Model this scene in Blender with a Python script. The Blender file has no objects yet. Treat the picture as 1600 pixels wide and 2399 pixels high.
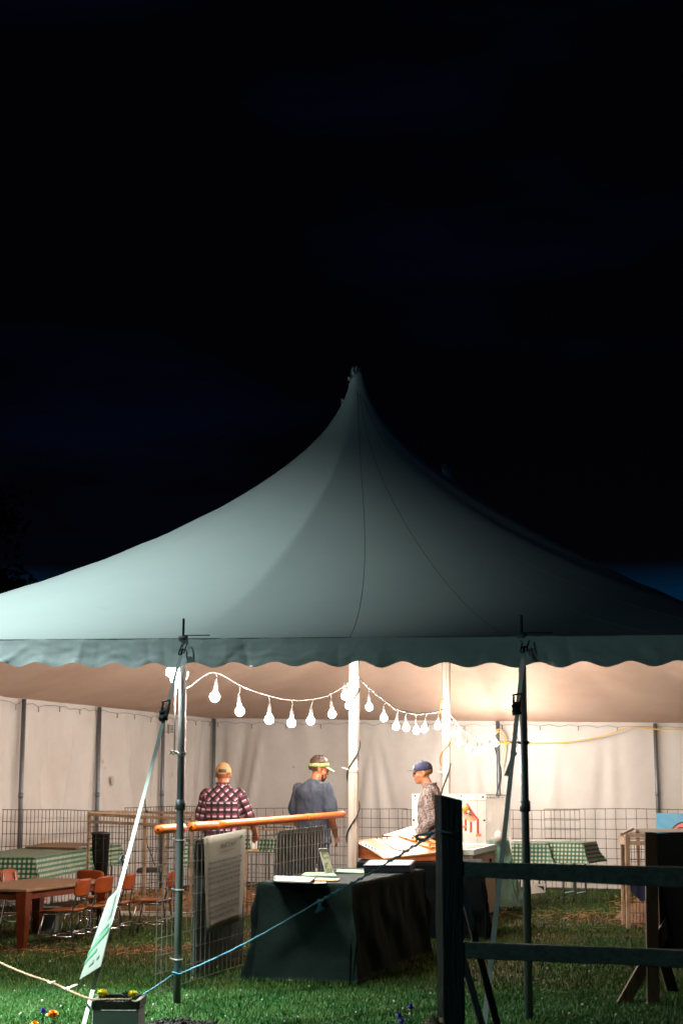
import bpy, bmesh, math, random
import numpy as np
from mathutils import Vector, Matrix, noise as mn

sc = bpy.context.scene
COL = sc.collection
random.seed(7)
rng = np.random.default_rng(7)
R = math.radians

# ------------------------------------------------------------------ camera
F, U0, V0 = 3657.0, 800.0, 1199.5
PITCH = math.atan(640.0 / F)
CP, SP = math.cos(PITCH), math.sin(PITCH)
CAM = Vector((0, 0, 1.5))
cam_d = bpy.data.cameras.new('camera')
cam = bpy.data.objects.new('camera', cam_d)
COL.objects.link(cam)
cam.location = CAM
cam.rotation_euler = (math.pi / 2 + PITCH, 0, 0)
cam_d.sensor_fit = 'VERTICAL'
cam_d.sensor_height = 36
cam_d.sensor_width = 24
cam_d.lens = F * 36 / 2399
cam_d.clip_end = 2000
cam_d.dof.use_dof = True
cam_d.dof.focus_distance = 14.5
cam_d.dof.aperture_fstop = 4.5
sc.camera = cam

# ------------------------------------------------------------------ exposure
sc.view_settings.view_transform = 'Standard'
sc.view_settings.look = 'None'
sc.view_settings.exposure = 0
sc.view_settings.gamma = 1
sc.view_settings.use_curve_mapping = False
sc.render.engine = 'CYCLES'
sc.cycles.use_denoising = True
sc.cycles.max_bounces = 8
sc.cycles.diffuse_bounces = 5
sc.cycles.sample_clamp_indirect = 6
sc.cycles.use_light_tree = True

# ------------------------------------------------------------------ world: night sky
world = bpy.data.worlds.new('World')
sc.world = world
world.use_nodes = True
nt = world.node_tree
nt.nodes.clear()
def N(t, typ, **kw):
    n = t.nodes.new(typ)
    for k, v in kw.items():
        setattr(n, k, v)
    return n
out = N(nt, 'ShaderNodeOutputWorld')
bg = N(nt, 'ShaderNodeBackground')
sky = N(nt, 'ShaderNodeTexSky')
sky.sky_type = 'NISHITA'
sky.sun_disc = False
sky.sun_elevation = R(-4)
sky.sun_rotation = R(20)
tc = N(nt, 'ShaderNodeTexCoord')
sep = N(nt, 'ShaderNodeSeparateXYZ')
nt.links.new(tc.outputs['Generated'], sep.inputs[0])
mp = N(nt, 'ShaderNodeMapping')
mp.inputs['Scale'].default_value = (1.6, 1.6, 6.5)
nt.links.new(tc.outputs['Generated'], mp.inputs[0])
nz = N(nt, 'ShaderNodeTexNoise')
nz.inputs['Scale'].default_value = 1.9
nz.inputs['Detail'].default_value = 5
nz.inputs['Roughness'].default_value = 0.5
nt.links.new(mp.outputs[0], nz.inputs[0])
# elevation perturbed by noise decides where the cloud deck ends above the horizon
add = N(nt, 'ShaderNodeMath', operation='MULTIPLY_ADD')
nt.links.new(nz.outputs['Fac'], add.inputs[0])
add.inputs[1].default_value = 0.03
nt.links.new(sep.outputs['Z'], add.inputs[2])
rmp = N(nt, 'ShaderNodeValToRGB')
cr = rmp.color_ramp
cr.elements[0].position = 0.0
cr.elements[0].color = (0.0002, 0.020, 0.052, 1)
cr.elements[1].position = 0.152
cr.elements[1].color = (0.0009, 0.0008, 0.0014, 1)
e = cr.elements.new(0.132); e.color = (0.0002, 0.012, 0.032, 1)
e = cr.elements.new(0.25); e.color = (0.0006, 0.0006, 0.0012, 1)
nt.links.new(add.outputs[0], rmp.inputs[0])
rm2 = N(nt, 'ShaderNodeValToRGB')
rm2.color_ramp.elements[0].position = 0.47
rm2.color_ramp.elements[0].color = (0, 0, 0, 1)
rm2.color_ramp.elements[1].position = 0.72
rm2.color_ramp.elements[1].color = (0.0, 0.0007, 0.0045, 1)
nt.links.new(nz.outputs['Fac'], rm2.inputs[0])
a1 = N(nt, 'ShaderNodeMixRGB', blend_type='ADD'); a1.inputs[0].default_value = 1
nt.links.new(rmp.outputs[0], a1.inputs[1]); nt.links.new(rm2.outputs[0], a1.inputs[2])
a2 = N(nt, 'ShaderNodeMixRGB', blend_type='ADD'); a2.inputs[0].default_value = 0.0006
nt.links.new(a1.outputs[0], a2.inputs[1]); nt.links.new(sky.outputs[0], a2.inputs[2])
nt.links.new(a2.outputs[0], bg.inputs[0])
bg.inputs[1].default_value = 1.0
nt.links.new(bg.outputs[0], out.inputs[0])

# ------------------------------------------------------------------ night light: yard floodlight (a real lamp on a pole, left of the frame)
LAMP = Vector((-6.5, 10.2, 8.2))
LAMP_AIM = Vector((-4.5, 14.2, 0.45))
LAMP_POWER = 3700
fl = bpy.data.lights.new('flood_lamp_light', 'SPOT')
fl.spot_size = R(88.5)
fl.spot_blend = 1.0
fl.energy = LAMP_POWER
fl.color = (0.76, 1.0, 0.98)
fl.shadow_soft_size = 0.12
flo = bpy.data.objects.new('flood_lamp_light', fl)
COL.objects.link(flo)
flo.location = LAMP
flo.rotation_euler = (LAMP_AIM - LAMP).to_track_quat('-Z', 'Y').to_euler()
LAMP2 = Vector((-4.4, 4.2, 3.4))  # unseen fill light, added to lift fence, rope and planter front
fl2 = bpy.data.lights.new('fill_lamp_light', 'POINT')
fl2.energy = 105
fl2.color = (0.55, 1.0, 0.95)
fl2.shadow_soft_size = 0.08
flo2 = bpy.data.objects.new('fill_lamp_light', fl2)
COL.objects.link(flo2)
flo2.location = LAMP2
LAMP3 = Vector((-2.75, 9.7, 2.35))  # unseen spot added to brighten the turf at the lower left
fl3 = bpy.data.lights.new('lawn_fill_light', 'SPOT')
fl3.energy = 1900
fl3.color = (0.84, 1.0, 0.90)
fl3.spot_size = R(104)
fl3.spot_blend = 1.0
fl3.shadow_soft_size = 0.06
flo3 = bpy.data.objects.new('lawn_fill_light', fl3)
COL.objects.link(flo3)
flo3.location = LAMP3
flo3.rotation_euler = Vector((0.30, 0.12, -1)).to_track_quat('-Z', 'Y').to_euler()
BULB_STRENGTH = 1000

# ================================================================== helpers
def ray(u, v):
    x = (u - U0) / F
    yu = (V0 - v) / F
    return Vector((x, CP - yu * SP, SP + yu * CP))
def W(u, v, D):
    d = ray(u, v)
    return CAM + d * (D / d.y)
def WZ(u, v, z):
    d = ray(u, v)
    return CAM + d * ((z - CAM.z) / d.z)
def sstep(a, b, x):
    t = min(1, max(0, (x - a) / (b - a)))
    return t * t * (3 - 2 * t)
def gz(y):
    return -0.13 * sstep(17, 25, y)

ORG = {}
def tag(o, label=None, cat=None, group=None, kind=None):
    if label: o['label'] = label
    if cat: o['category'] = cat
    if group: o['group'] = group
    if kind: o['kind'] = kind
    return o
def thing(name, label, cat, loc=(0, 0, 0), rotz=0, group=None):
    o = bpy.data.objects.new(name, None)
    COL.objects.link(o)
    o.empty_display_size = 0.1
    o.location = loc
    o.rotation_euler = (0, 0, rotz)
    ORG[o.name] = Vector(loc)
    return tag(o, label, cat, group)

class MB:
    def __init__(s):
        s.v = []; s.f = []; s.uv = None
    def add(s, vs, fs):
        b = len(s.v)
        s.v += [tuple(p) for p in vs]
        s.f += [tuple(i + b for i in f) for f in fs]
        return s
    def box(s, c, size, m=None, taper=1.0):
        hx, hy, hz = size[0] / 2, size[1] / 2, size[2] / 2
        c = Vector(c)
        vs = []
        for z in (-hz, hz):
            k = taper if z > 0 else 1
            for x, y in ((-hx, -hy), (hx, -hy), (hx, hy), (-hx, hy)):
                p = Vector((x * k, y * k, z))
                if m is not None: p = m @ p
                vs.append(c + p)
        return s.add(vs, [(0, 3, 2, 1), (4, 5, 6, 7), (0, 1, 5, 4), (1, 2, 6, 5), (2, 3, 7, 6), (3, 0, 4, 7)])
    def bar(s, a, b, w, h, up=(0, 0, 1)):
        a = Vector(a); b = Vector(b)
        d = b - a
        L = d.length; d.normalize()
        u = Vector(up)
        sx = d.cross(u)
        if sx.length < 1e-4: sx = d.cross(Vector((1, 0, 0)))
        sx.normalize(); uz = sx.cross(d).normalized()
        vs = []
        for p in (a, b):
            for i, j in ((-1, -1), (1, -1), (1, 1), (-1, 1)):
                vs.append(p + sx * (i * w / 2) + uz * (j * h / 2))
        return s.add(vs, [(0, 1, 2, 3), (7, 6, 5, 4), (0, 4, 5, 1), (1, 5, 6, 2), (2, 6, 7, 3), (3, 7, 4, 0)])
    def tube(s, pts, r, n=8, cap=True):
        pts = [Vector(p) for p in pts]
        rs = r if isinstance(r, (list, tuple)) else [r] * len(pts)
        T = []
        for i in range(len(pts)):
            a = pts[max(0, i - 1)]; b = pts[min(len(pts) - 1, i + 1)]
            t = (b - a)
            T.append(t.normalized() if t.length > 1e-9 else Vector((0, 0, 1)))
        ref = Vector((0, 0, 1)) if abs(T[0].z) < 0.9 else Vector((1, 0, 0))
        x = T[0].cross(ref).normalized()
        vs = []
        for i, p in enumerate(pts):
            x = (x - T[i] * x.dot(T[i])).normalized()
            y = T[i].cross(x)
            for k in range(n):
                a = 2 * math.pi * k / n
                vs.append(p + (x * math.cos(a) + y * math.sin(a)) * rs[i])
        fs = []
        for i in range(len(pts) - 1):
            for k in range(n):
                k2 = (k + 1) % n
                fs.append((i * n + k, i * n + k2, (i + 1) * n + k2, (i + 1) * n + k))
        if cap:
            fs.append(tuple(range(n - 1, -1, -1)))
            m = (len(pts) - 1) * n
            fs.append(tuple(range(m, m + n)))
        return s.add(vs, fs)
    def lathe(s, c, prof, n=16, m=None):
        c = Vector(c)
        vs = []
        for r_, z in prof:
            for k in range(n):
                a = 2 * math.pi * k / n
                p = Vector((r_ * math.cos(a), r_ * math.sin(a), z))
                if m is not None: p = m @ p
                vs.append(c + p)
        fs = []
        for i in range(len(prof) - 1):
            for k in range(n):
                k2 = (k + 1) % n
                fs.append((i * n + k, i * n + k2, (i + 1) * n + k2, (i + 1) * n + k))
        fs.append(tuple(range(n - 1, -1, -1)))
        q = (len(prof) - 1) * n
        fs.append(tuple(range(q, q + n)))
        return s.add(vs, fs)
    def ell(s, c, r, m=None, n=14, k=9):
        prof = []
        for i in range(k + 1):
            a = -math.pi / 2 + math.pi * i / k
            prof.append((max(1e-3, math.cos(a)), math.sin(a)))
        c = Vector(c)
        vs = []
        for q, z in prof:
            for j in range(n):
                a = 2 * math.pi * j / n
                p = Vector((q * math.cos(a) * r[0], q * math.sin(a) * r[1], z * r[2]))
                if m is not None: p = m @ p
                vs.append(c + p)
        fs = []
        for i in range(k):
            for j in range(n):
                j2 = (j + 1) % n
                fs.append((i * n + j, i * n + j2, (i + 1) * n + j2, (i + 1) * n + j))
        fs.append(tuple(range(n - 1, -1, -1)))
        fs.append(tuple(range(k * n, k * n + n)))
        return s.add(vs, fs)
    def caps(s, a, b, ra, rb, n=10):
        a = Vector(a); b = Vector(b)
        d = (b - a).normalized()
        pts = []; rs = []
        for t in (80, 55, 30):
            pts.append(a - d * ra * math.sin(R(t))); rs.append(ra * math.cos(R(t)))
        pts += [a, b]; rs += [ra, rb]
        for t in (30, 55, 80):
            pts.append(b + d * rb * math.sin(R(t))); rs.append(rb * math.cos(R(t)))
        return s.tube(pts, rs, n)
    def stack(s, rings, n=20):
        # rings: (cx, cy, cz, rx, ry), closed
        vs = []
        for cx, cy, cz, rx, ry in rings:
            for k in range(n):
                a = 2 * math.pi * k / n
                vs.append((cx + rx * math.cos(a), cy + ry * math.sin(a), cz))
        fs = []
        for i in range(len(rings) - 1):
            for k in range(n):
                k2 = (k + 1) % n
                fs.append((i * n + k, i * n + k2, (i + 1) * n + k2, (i + 1) * n + k))
        fs.append(tuple(range(n - 1, -1, -1)))
        q = (len(rings) - 1) * n
        fs.append(tuple(range(q, q + n)))
        return s.add(vs, fs)
    def quadgrid(s, P, uv=None):
        # P: rows x cols list of points
        nr, ncol = len(P), len(P[0])
        b = len(s.v)
        for r_ in P:
            for p in r_: s.v.append(tuple(p))
        for i in range(nr - 1):
            for j in range(ncol - 1):
                s.f.append((b + i * ncol + j, b + i * ncol + j + 1, b + (i + 1) * ncol + j + 1, b + (i + 1) * ncol + j))
        if uv is not None:
            if s.uv is None: s.uv = {}
            for i in range(nr):
                for j in range(ncol):
                    s.uv[b + i * ncol + j] = uv[i][j]
        return s
    def build(s, name, mat, parent=None, smooth=False, bevel=0):
        return mesh_obj(name, s.v, s.f, mat, parent, smooth, s.uv, bevel)

def mesh_obj(name, vs, fs, mat, parent=None, smooth=False, uv=None, bevel=0):
    me = bpy.data.meshes.new(name)
    if parent is not None:
        off = ORG.get(parent.name, Vector())
    else:
        a = np.array([tuple(p) for p in vs], dtype=float)
        lo, hi = a.min(0), a.max(0)
        off = Vector(((lo[0] + hi[0]) / 2, (lo[1] + hi[1]) / 2, lo[2]))
    me.from_pydata([(p[0] - off.x, p[1] - off.y, p[2] - off.z) for p in vs], [], fs)
    if uv is not None:
        l = me.uv_layers.new(name='UVMap')
        idx = np.empty(len(me.loops), dtype=np.int64)
        me.loops.foreach_get('vertex_index', idx)
        data = np.array([uv.get(int(i), (0, 0)) for i in idx], dtype=np.float32)
        l.data.foreach_set('uv', data.ravel())
    if mat is not None: me.materials.append(mat)
    if smooth:
        me.polygons.foreach_set('use_smooth', [True] * len(me.polygons))
    me.update()
    o = bpy.data.objects.new(name, me)
    COL.objects.link(o)
    if parent is not None:
        o.parent = parent
        ORG[o.name] = off.copy()
    else:
        o.location = off
        ORG[o.name] = off.copy()
    if bevel:
        md = o.modifiers.new('bevel', 'BEVEL')
        md.width = bevel; md.segments = 2; md.limit_method = 'ANGLE'
    return o

def remeshed(mb, voxel, smooth_it=4, disp=0, dscale=0.1, seed=0):
    """fuse overlapping closed shapes into one continuous skin; returns verts, faces"""
    me = bpy.data.meshes.new('tmp'); me.from_pydata(mb.v, [], mb.f); me.update()
    o = bpy.data.objects.new('tmp', me); COL.objects.link(o)
    m = o.modifiers.new('r', 'REMESH'); m.mode = 'VOXEL'; m.voxel_size = voxel; m.adaptivity = 0
    if smooth_it:
        s_ = o.modifiers.new('s', 'SMOOTH'); s_.iterations = smooth_it; s_.factor = 0.5
    dg = bpy.context.evaluated_depsgraph_get()
    ev = o.evaluated_get(dg)
    me2 = bpy.data.meshes.new_from_object(ev, depsgraph=dg)
    n = len(me2.vertices)
    co = np.empty(n * 3); me2.vertices.foreach_get('co', co); co = co.reshape(-1, 3)
    if disp:
        no = np.empty(n * 3); me2.vertices.foreach_get('normal', no); no = no.reshape(-1, 3)
        for i in range(n):
            p = Vector(co[i])
            q = Vector((p.x * 1.0, p.y * 1.0, p.z * 0.55)) / dscale + Vector((seed * 7.3, 0, 0))
            k = mn.noise(q) + 0.5 * mn.noise(q * 2.1)
            co[i] += no[i] * disp * k
    fs = [tuple(p.vertices) for p in me2.polygons]
    bpy.data.objects.remove(o); bpy.data.meshes.remove(me)
    vs = [tuple(c) for c in co]
    bpy.data.meshes.remove(me2)
    return vs, fs

def copy_tree(o, parent=None):
    c = o.copy(); COL.objects.link(c)
    if parent is not None: c.parent = parent
    for ch in list(o.children): copy_tree(ch, c)
    return c

# ------------------------------------------------------------------ materials
def mat(name, col, rough=0.7, col2=None, scale=8.0, detail=4, bump=0.0, bscale=None, metal=0.0, stretch=None,
        trans=0.0, emit=None, spec=0.5, contrast=(0.35, 0.65), sheen=0.0):
    m = bpy.data.materials.new(name); m.use_nodes = True
    t = m.node_tree; p = t.nodes['Principled BSDF']
    p.inputs['Base Color'].default_value = (*col, 1)
    p.inputs['Roughness'].default_value = rough
    p.inputs['Metallic'].default_value = metal
    p.inputs['Specular IOR Level'].default_value = spec
    if trans: p.inputs['Transmission Weight'].default_value = trans
    if emit:
        p.inputs['Emission Color'].default_value = (*emit[0], 1)
        p.inputs['Emission Strength'].default_value = emit[1]
    tcn = N(t, 'ShaderNodeTexCoord')
    src = tcn.outputs['Object']
    if stretch:
        mm = N(t, 'ShaderNodeMapping'); mm.inputs['Scale'].default_value = stretch
        t.links.new(src, mm.inputs[0]); src = mm.outputs[0]
    if col2 is not None:
        n1 = N(t, 'ShaderNodeTexNoise'); n1.inputs['Scale'].default_value = scale; n1.inputs['Detail'].default_value = detail
        n1.inputs['Roughness'].default_value = 0.65
        t.links.new(src, n1.inputs[0])
        r_ = N(t, 'ShaderNodeValToRGB')
        r_.color_ramp.elements[0].position = contrast[0]; r_.color_ramp.elements[0].color = (*col, 1)
        r_.color_ramp.elements[1].position = contrast[1]; r_.color_ramp.elements[1].color = (*col2, 1)
        t.links.new(n1.outputs['Fac'], r_.inputs[0])
        t.links.new(r_.outputs[0], p.inputs['Base Color'])
    if bump:
        n2 = N(t, 'ShaderNodeTexNoise'); n2.inputs['Scale'].default_value = bscale or scale * 3; n2.inputs['Detail'].default_value = 4
        t.links.new(src, n2.inputs[0])
        b = N(t, 'ShaderNodeBump'); b.inputs['Strength'].default_value = bump; b.inputs['Distance'].default_value = 0.02
        t.links.new(n2.outputs['Fac'], b.inputs['Height'])
        t.links.new(b.outputs[0], p.inputs['Normal'])
    return m

M = {}
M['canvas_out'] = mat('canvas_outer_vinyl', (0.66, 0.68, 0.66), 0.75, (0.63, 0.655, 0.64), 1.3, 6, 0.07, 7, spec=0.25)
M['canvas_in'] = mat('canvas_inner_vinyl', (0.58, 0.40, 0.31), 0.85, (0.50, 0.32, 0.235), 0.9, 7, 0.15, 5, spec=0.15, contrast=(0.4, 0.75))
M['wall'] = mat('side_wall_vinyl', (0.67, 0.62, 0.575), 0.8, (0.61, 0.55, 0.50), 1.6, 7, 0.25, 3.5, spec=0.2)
M['valance'] = mat('valance_vinyl', (0.66, 0.69, 0.69), 0.7, (0.60, 0.63, 0.63), 3, 6, 0.35, 11, spec=0.3, stretch=(1, 1, 0.4))
M['seam_pale'] = mat('welded_seam', (0.46, 0.48, 0.47), 0.7)
M['seam'] = mat('seam_stitching', (0.20, 0.23, 0.23), 0.9)
M['pole'] = mat('galvanised_pole', (0.20, 0.22, 0.23), 0.45, (0.13, 0.14, 0.15), 5, 5, metal=0.6, stretch=(1, 1, 0.15))
M['wpole'] = mat('painted_timber_pole', (0.46, 0.40, 0.33), 0.6, (0.26, 0.17, 0.11), 6, 6, 0.2, 20, stretch=(6, 6, 0.3), contrast=(0.5, 0.8))
M['pin'] = mat('black_iron', (0.012, 0.012, 0.014), 0.5, metal=0.5)
M['strap'] = mat('pale_webbing', (0.40, 0.44, 0.42), 0.8, (0.34, 0.38, 0.37), 20, 3, 0.3, 200)
M['strap2'] = mat('grey_green_webbing', (0.70, 0.77, 0.72), 0.8, (0.60, 0.66, 0.62), 20, 3, 0.3, 200)
M['cordw'] = mat('white_cord', (0.42, 0.39, 0.35), 0.8)
M['cordb'] = mat('black_cable', (0.01, 0.01, 0.01), 0.5)
M['cordo'] = mat('orange_cable', (0.75, 0.16, 0.03), 0.5)
M['cordy'] = mat('yellow_cable', (0.75, 0.45, 0.03), 0.5)
M['bulb'] = mat('lit_bulb_glass', (1, 1, 1), 0.3, emit=((1.0, 0.94, 0.865), BULB_STRENGTH))
M['socket'] = mat('bulb_socket_plastic', (0.22, 0.21, 0.20), 0.5)
M['foam'] = mat('orange_foam', (0.90, 0.17, 0.015), 0.42, (0.88, 0.15, 0.012), 3, 2)
M['wire'] = mat('galvanised_wire', (0.30, 0.31, 0.31), 0.4, (0.16, 0.13, 0.11), 4, 3, metal=0.8)
M['wired'] = mat('dark_wire', (0.035, 0.026, 0.020), 0.7, (0.07, 0.04, 0.02), 4, 3, metal=0.4)
M['postgreen'] = mat('weathered_fence_timber', (0.085, 0.105, 0.095), 0.85, (0.04, 0.05, 0.046), 7, 8, 0.35, 14, stretch=(6, 6, 0.5))
M['railgreen'] = mat('weathered_rail_timber', (0.12, 0.15, 0.13), 0.85, (0.06, 0.078, 0.068), 6, 8, 0.4, 12, stretch=(0.5, 6, 6))
M['bluerope'] = mat('blue_rope_fibre', (0.04, 0.30, 0.50), 0.8, (0.20, 0.42, 0.55), 30, 3, 0.6, 220)
M['jute'] = mat('jute_rope_fibre', (0.26, 0.16, 0.095), 0.9, (0.18, 0.11, 0.065), 40, 3, 0.6, 200)
M['rag'] = mat('rag_cloth', (0.60, 0.54, 0.46), 0.9, (0.42, 0.34, 0.26), 30, 3, 0.5, 60)
M['greentc'] = mat('dark_green_tablecloth', (0.007, 0.016, 0.0145), 0.8, (0.0055, 0.013, 0.012), 3, 5, 0.4, 9, spec=0.08)
M['greentop'] = M['greentc']
M['blackcloth'] = mat('black_tablecloth', (0.003, 0.004, 0.005), 0.9, bump=0.2, bscale=8, spec=0.05)
M['paper'] = mat('white_paper', (0.40, 0.39, 0.35), 0.7)
M['paperbei'] = mat('beige_poster', (0.17, 0.16, 0.12), 0.8, (0.145, 0.135, 0.10), 3, 5)
M['papergr'] = mat('pale_green_paper', (0.18, 0.36, 0.20), 0.7)
M['paperye'] = mat('manila_paper', (0.72, 0.52, 0.24), 0.7)
M['ink'] = mat('print_ink', (0.012, 0.012, 0.011), 0.8)
M['inkgreen'] = mat('green_print_ink', (0.01, 0.10, 0.045), 0.8)
M['backboard'] = mat('grey_green_board', (0.075, 0.095, 0.085), 0.7, (0.06, 0.078, 0.07), 2, 4)
M['acrylic'] = mat('cloudy_acrylic', (0.55, 0.58, 0.5), 0.15, (0.40, 0.42, 0.34), 3, 3)
M['leaflet'] = mat('leaflet_print', (0.42, 0.44, 0.30), 0.6, (0.16, 0.19, 0.11), 25, 3, contrast=(0.45, 0.55))
M['binder'] = mat('black_binder_cover', (0.012, 0.013, 0.018), 0.3)
M['ply'] = mat('varnished_ply', (0.40, 0.17, 0.045), 0.5, (0.32, 0.125, 0.03), 4, 6, stretch=(1, 8, 1))
M['plyside'] = mat('stained_ply_edge', (0.42, 0.12, 0.03), 0.5, (0.25, 0.05, 0.01), 4, 6, stretch=(1, 1, 8), contrast=(0.4, 0.6))
M['woodblk'] = mat('wood_block', (0.62, 0.27, 0.06), 0.5, (0.48, 0.19, 0.04), 8, 5)
M['red'] = mat('red_plastic', (0.55, 0.02, 0.02), 0.4)
M['green'] = mat('green_plastic', (0.02, 0.3, 0.08), 0.4)
M['dark'] = mat('dark_plastic', (0.02, 0.015, 0.02), 0.4)
M['bluep'] = mat('blue_plastic', (0.05, 0.1, 0.5), 0.4)
M['tabletop'] = mat('brown_laminate', (0.20, 0.105, 0.05), 0.5, (0.14, 0.07, 0.032), 3, 6, stretch=(1, 7, 1), spec=0.25)
M['redwood'] = mat('red_stained_wood', (0.12, 0.024, 0.007), 0.45, (0.075, 0.014, 0.004), 4, 5, spec=0.2)
M['chair'] = mat('orange_school_chair_plastic', (0.25, 0.046, 0.008), 0.5, (0.17, 0.030, 0.006), 5, 4, spec=0.2)
M['chairwood'] = mat('chair_seat_wood', (0.30, 0.09, 0.025), 0.4, (0.20, 0.055, 0.016), 5, 5, spec=0.3)
M['chrome'] = mat('chromed_tube', (0.62, 0.62, 0.62), 0.15, metal=1.0)
M['rust'] = mat('rusty_pen_frame', (0.22, 0.115, 0.055), 0.8, (0.36, 0.25, 0.16), 9, 6, 0.4, 30)
M['pinewood'] = mat('raw_pine', (0.30, 0.16, 0.065), 0.75, (0.20, 0.10, 0.04), 4, 7, 0.3, 20, stretch=(6, 6, 0.8))
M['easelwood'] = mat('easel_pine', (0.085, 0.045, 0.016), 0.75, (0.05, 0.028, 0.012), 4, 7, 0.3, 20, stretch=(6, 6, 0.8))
M['blackbrd'] = mat('black_board', (0.003, 0.004, 0.004), 0.8, spec=0.1)
M['straw'] = mat('dry_straw', (0.42, 0.24, 0.09), 0.85, (0.28, 0.14, 0.05), 2, 3)
M['strawbed'] = mat('straw_bedding', (0.16, 0.075, 0.028), 0.95, (0.07, 0.03, 0.012), 14, 8, 0.9, 40)
M['mulch'] = mat('dark_bark_mulch', (0.020, 0.016, 0.016), 0.95, (0.008, 0.007, 0.008), 25, 5)
M['planter'] = mat('grey_painted_planter', (0.50, 0.54, 0.54), 0.75, (0.44, 0.48, 0.48), 3, 6, 0.3, 20)
M['planterrim'] = mat('worn_planter_rim', (0.13, 0.13, 0.11), 0.85, (0.07, 0.065, 0.05), 18, 6, 0.5, 40)
M['marigold_y'] = mat('yellow_petals', (0.80, 0.66, 0.02), 0.7)
M['marigold_o'] = mat('orange_petals', (0.85, 0.28, 0.01), 0.7)
M['pansy'] = mat('violet_petals', (0.03, 0.02, 0.28), 0.7)
M['cream'] = mat('cream_petals', (0.75, 0.62, 0.40), 0.7)
M['leafg'] = mat('flower_leaf', (0.035, 0.12, 0.03), 0.6, (0.02, 0.07, 0.02), 20, 2)
M['steel'] = mat('brushed_steel', (0.62, 0.58, 0.53), 0.35, (0.5, 0.46, 0.42), 3, 3, metal=0.85)
M['tubin'] = mat('white_tub_liner', (0.62, 0.56, 0.48), 0.5)
M['tubbody'] = mat('beige_tub_panel', (0.42, 0.35, 0.27), 0.7, (0.34, 0.28, 0.21), 3, 6, 0.2, 10)
M['whitebrd'] = mat('white_board', (0.74, 0.72, 0.67), 0.6, (0.68, 0.65, 0.58), 2, 5)
M['coop'] = mat('pink_orange_coop_roof', (0.85, 0.36, 0.24), 0.5)
M['coopred'] = mat('red_coop_timber', (0.50, 0.03, 0.012), 0.5)
M['coopor'] = mat('orange_coop_trim', (0.90, 0.25, 0.04), 0.5)
M['navycloth'] = mat('navy_cloth', (0.012, 0.016, 0.05), 0.9)
M['sparkle'] = mat('sage_plastic_cloth', (0.08, 0.17, 0.12), 0.5, (0.15, 0.25, 0.18), 90, 3, 0.6, 120, contrast=(0.5, 0.6))
M['artblue'] = mat('sky_blue_paint', (0.07, 0.36, 0.58), 0.6, (0.20, 0.45, 0.60), 3, 5)
M['artpink'] = mat('pink_paint', (0.80, 0.24, 0.20), 0.6)
M['bin'] = mat('black_bin', (0.012, 0.013, 0.013), 0.5)
M['skin'] = mat('skin', (0.40, 0.125, 0.05), 0.55, (0.32, 0.09, 0.035), 12, 3)
M['skinb'] = mat('skin_fair', (0.55, 0.22, 0.11), 0.55, (0.46, 0.16, 0.075), 12, 3)
M['hair'] = mat('dark_brown_hair', (0.035, 0.014, 0.008), 0.6, (0.07, 0.028, 0.014), 60, 3, 0.6, 120, stretch=(1, 1, 0.3))
M['hairb'] = mat('sandy_hair', (0.34, 0.16, 0.06), 0.6, (0.22, 0.10, 0.035), 60, 3, 0.6, 120, stretch=(1, 1, 0.3))
M['beard'] = mat('dark_beard', (0.03, 0.013, 0.008), 0.8)
M['tan'] = mat('tan_cap_cotton', (0.36, 0.20, 0.08), 0.85, (0.30, 0.165, 0.06), 20, 3, 0.2, 60)
M['visor'] = mat('lime_visor_cotton', (0.26, 0.31, 0.09), 0.8)
M['visorbill'] = mat('pale_visor_bill', (0.60, 0.58, 0.34), 0.7)
M['navy'] = mat('navy_cap_cotton', (0.018, 0.022, 0.055), 0.8, (0.03, 0.034, 0.075), 20, 3, 0.2, 60)
M['tee'] = mat('slate_blue_tee', (0.046, 0.052, 0.070), 0.95, (0.034, 0.040, 0.056), 6, 5, 0.2, 10)
M['jeans'] = mat('dark_denim', (0.012, 0.018, 0.035), 0.9)
M['lens'] = mat('glasses_wire', (0.05, 0.04, 0.04), 0.3)
M['eye'] = mat('eye_dark', (0.02, 0.012, 0.01), 0.3)
M['patch'] = mat('pale_patch', (0.65, 0.6, 0.52), 0.8)
M['lampcase'] = mat('lamp_housing', (0.05, 0.05, 0.05), 0.5)
M['bark'] = mat('tree_bark', (0.03, 0.025, 0.02), 0.9, bump=0.6, bscale=20)
M['leafdark'] = mat('night_foliage', (0.018, 0.03, 0.018), 0.8, (0.01, 0.018, 0.012), 1.5, 3)
M['cardgrey'] = mat('weathered_card', (0.115, 0.14, 0.12), 0.8, (0.09, 0.11, 0.10), 4, 4)
M['stain'] = mat('mould_stain', (0.20, 0.15, 0.12), 0.9)

# canvas: let a little light through
for key in ('wall',):
    t = M[key].node_tree
    p = t.nodes['Principled BSDF']; o_ = t.nodes['Material Output']
    tr = N(t, 'ShaderNodeBsdfTranslucent'); tr.inputs[0].default_value = (0.6, 0.5, 0.42, 1)
    mx = N(t, 'ShaderNodeMixShader'); mx.inputs[0].default_value = 0.06
    t.links.new(p.outputs[0], mx.inputs[1]); t.links.new(tr.outputs[0], mx.inputs[2]); t.links.new(mx.outputs[0], o_.inputs[0])

def fabric_weave(m, sc_=260, strength=0.12):
    t = m.node_tree; p = t.nodes['Principled BSDF']
    pass

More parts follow.
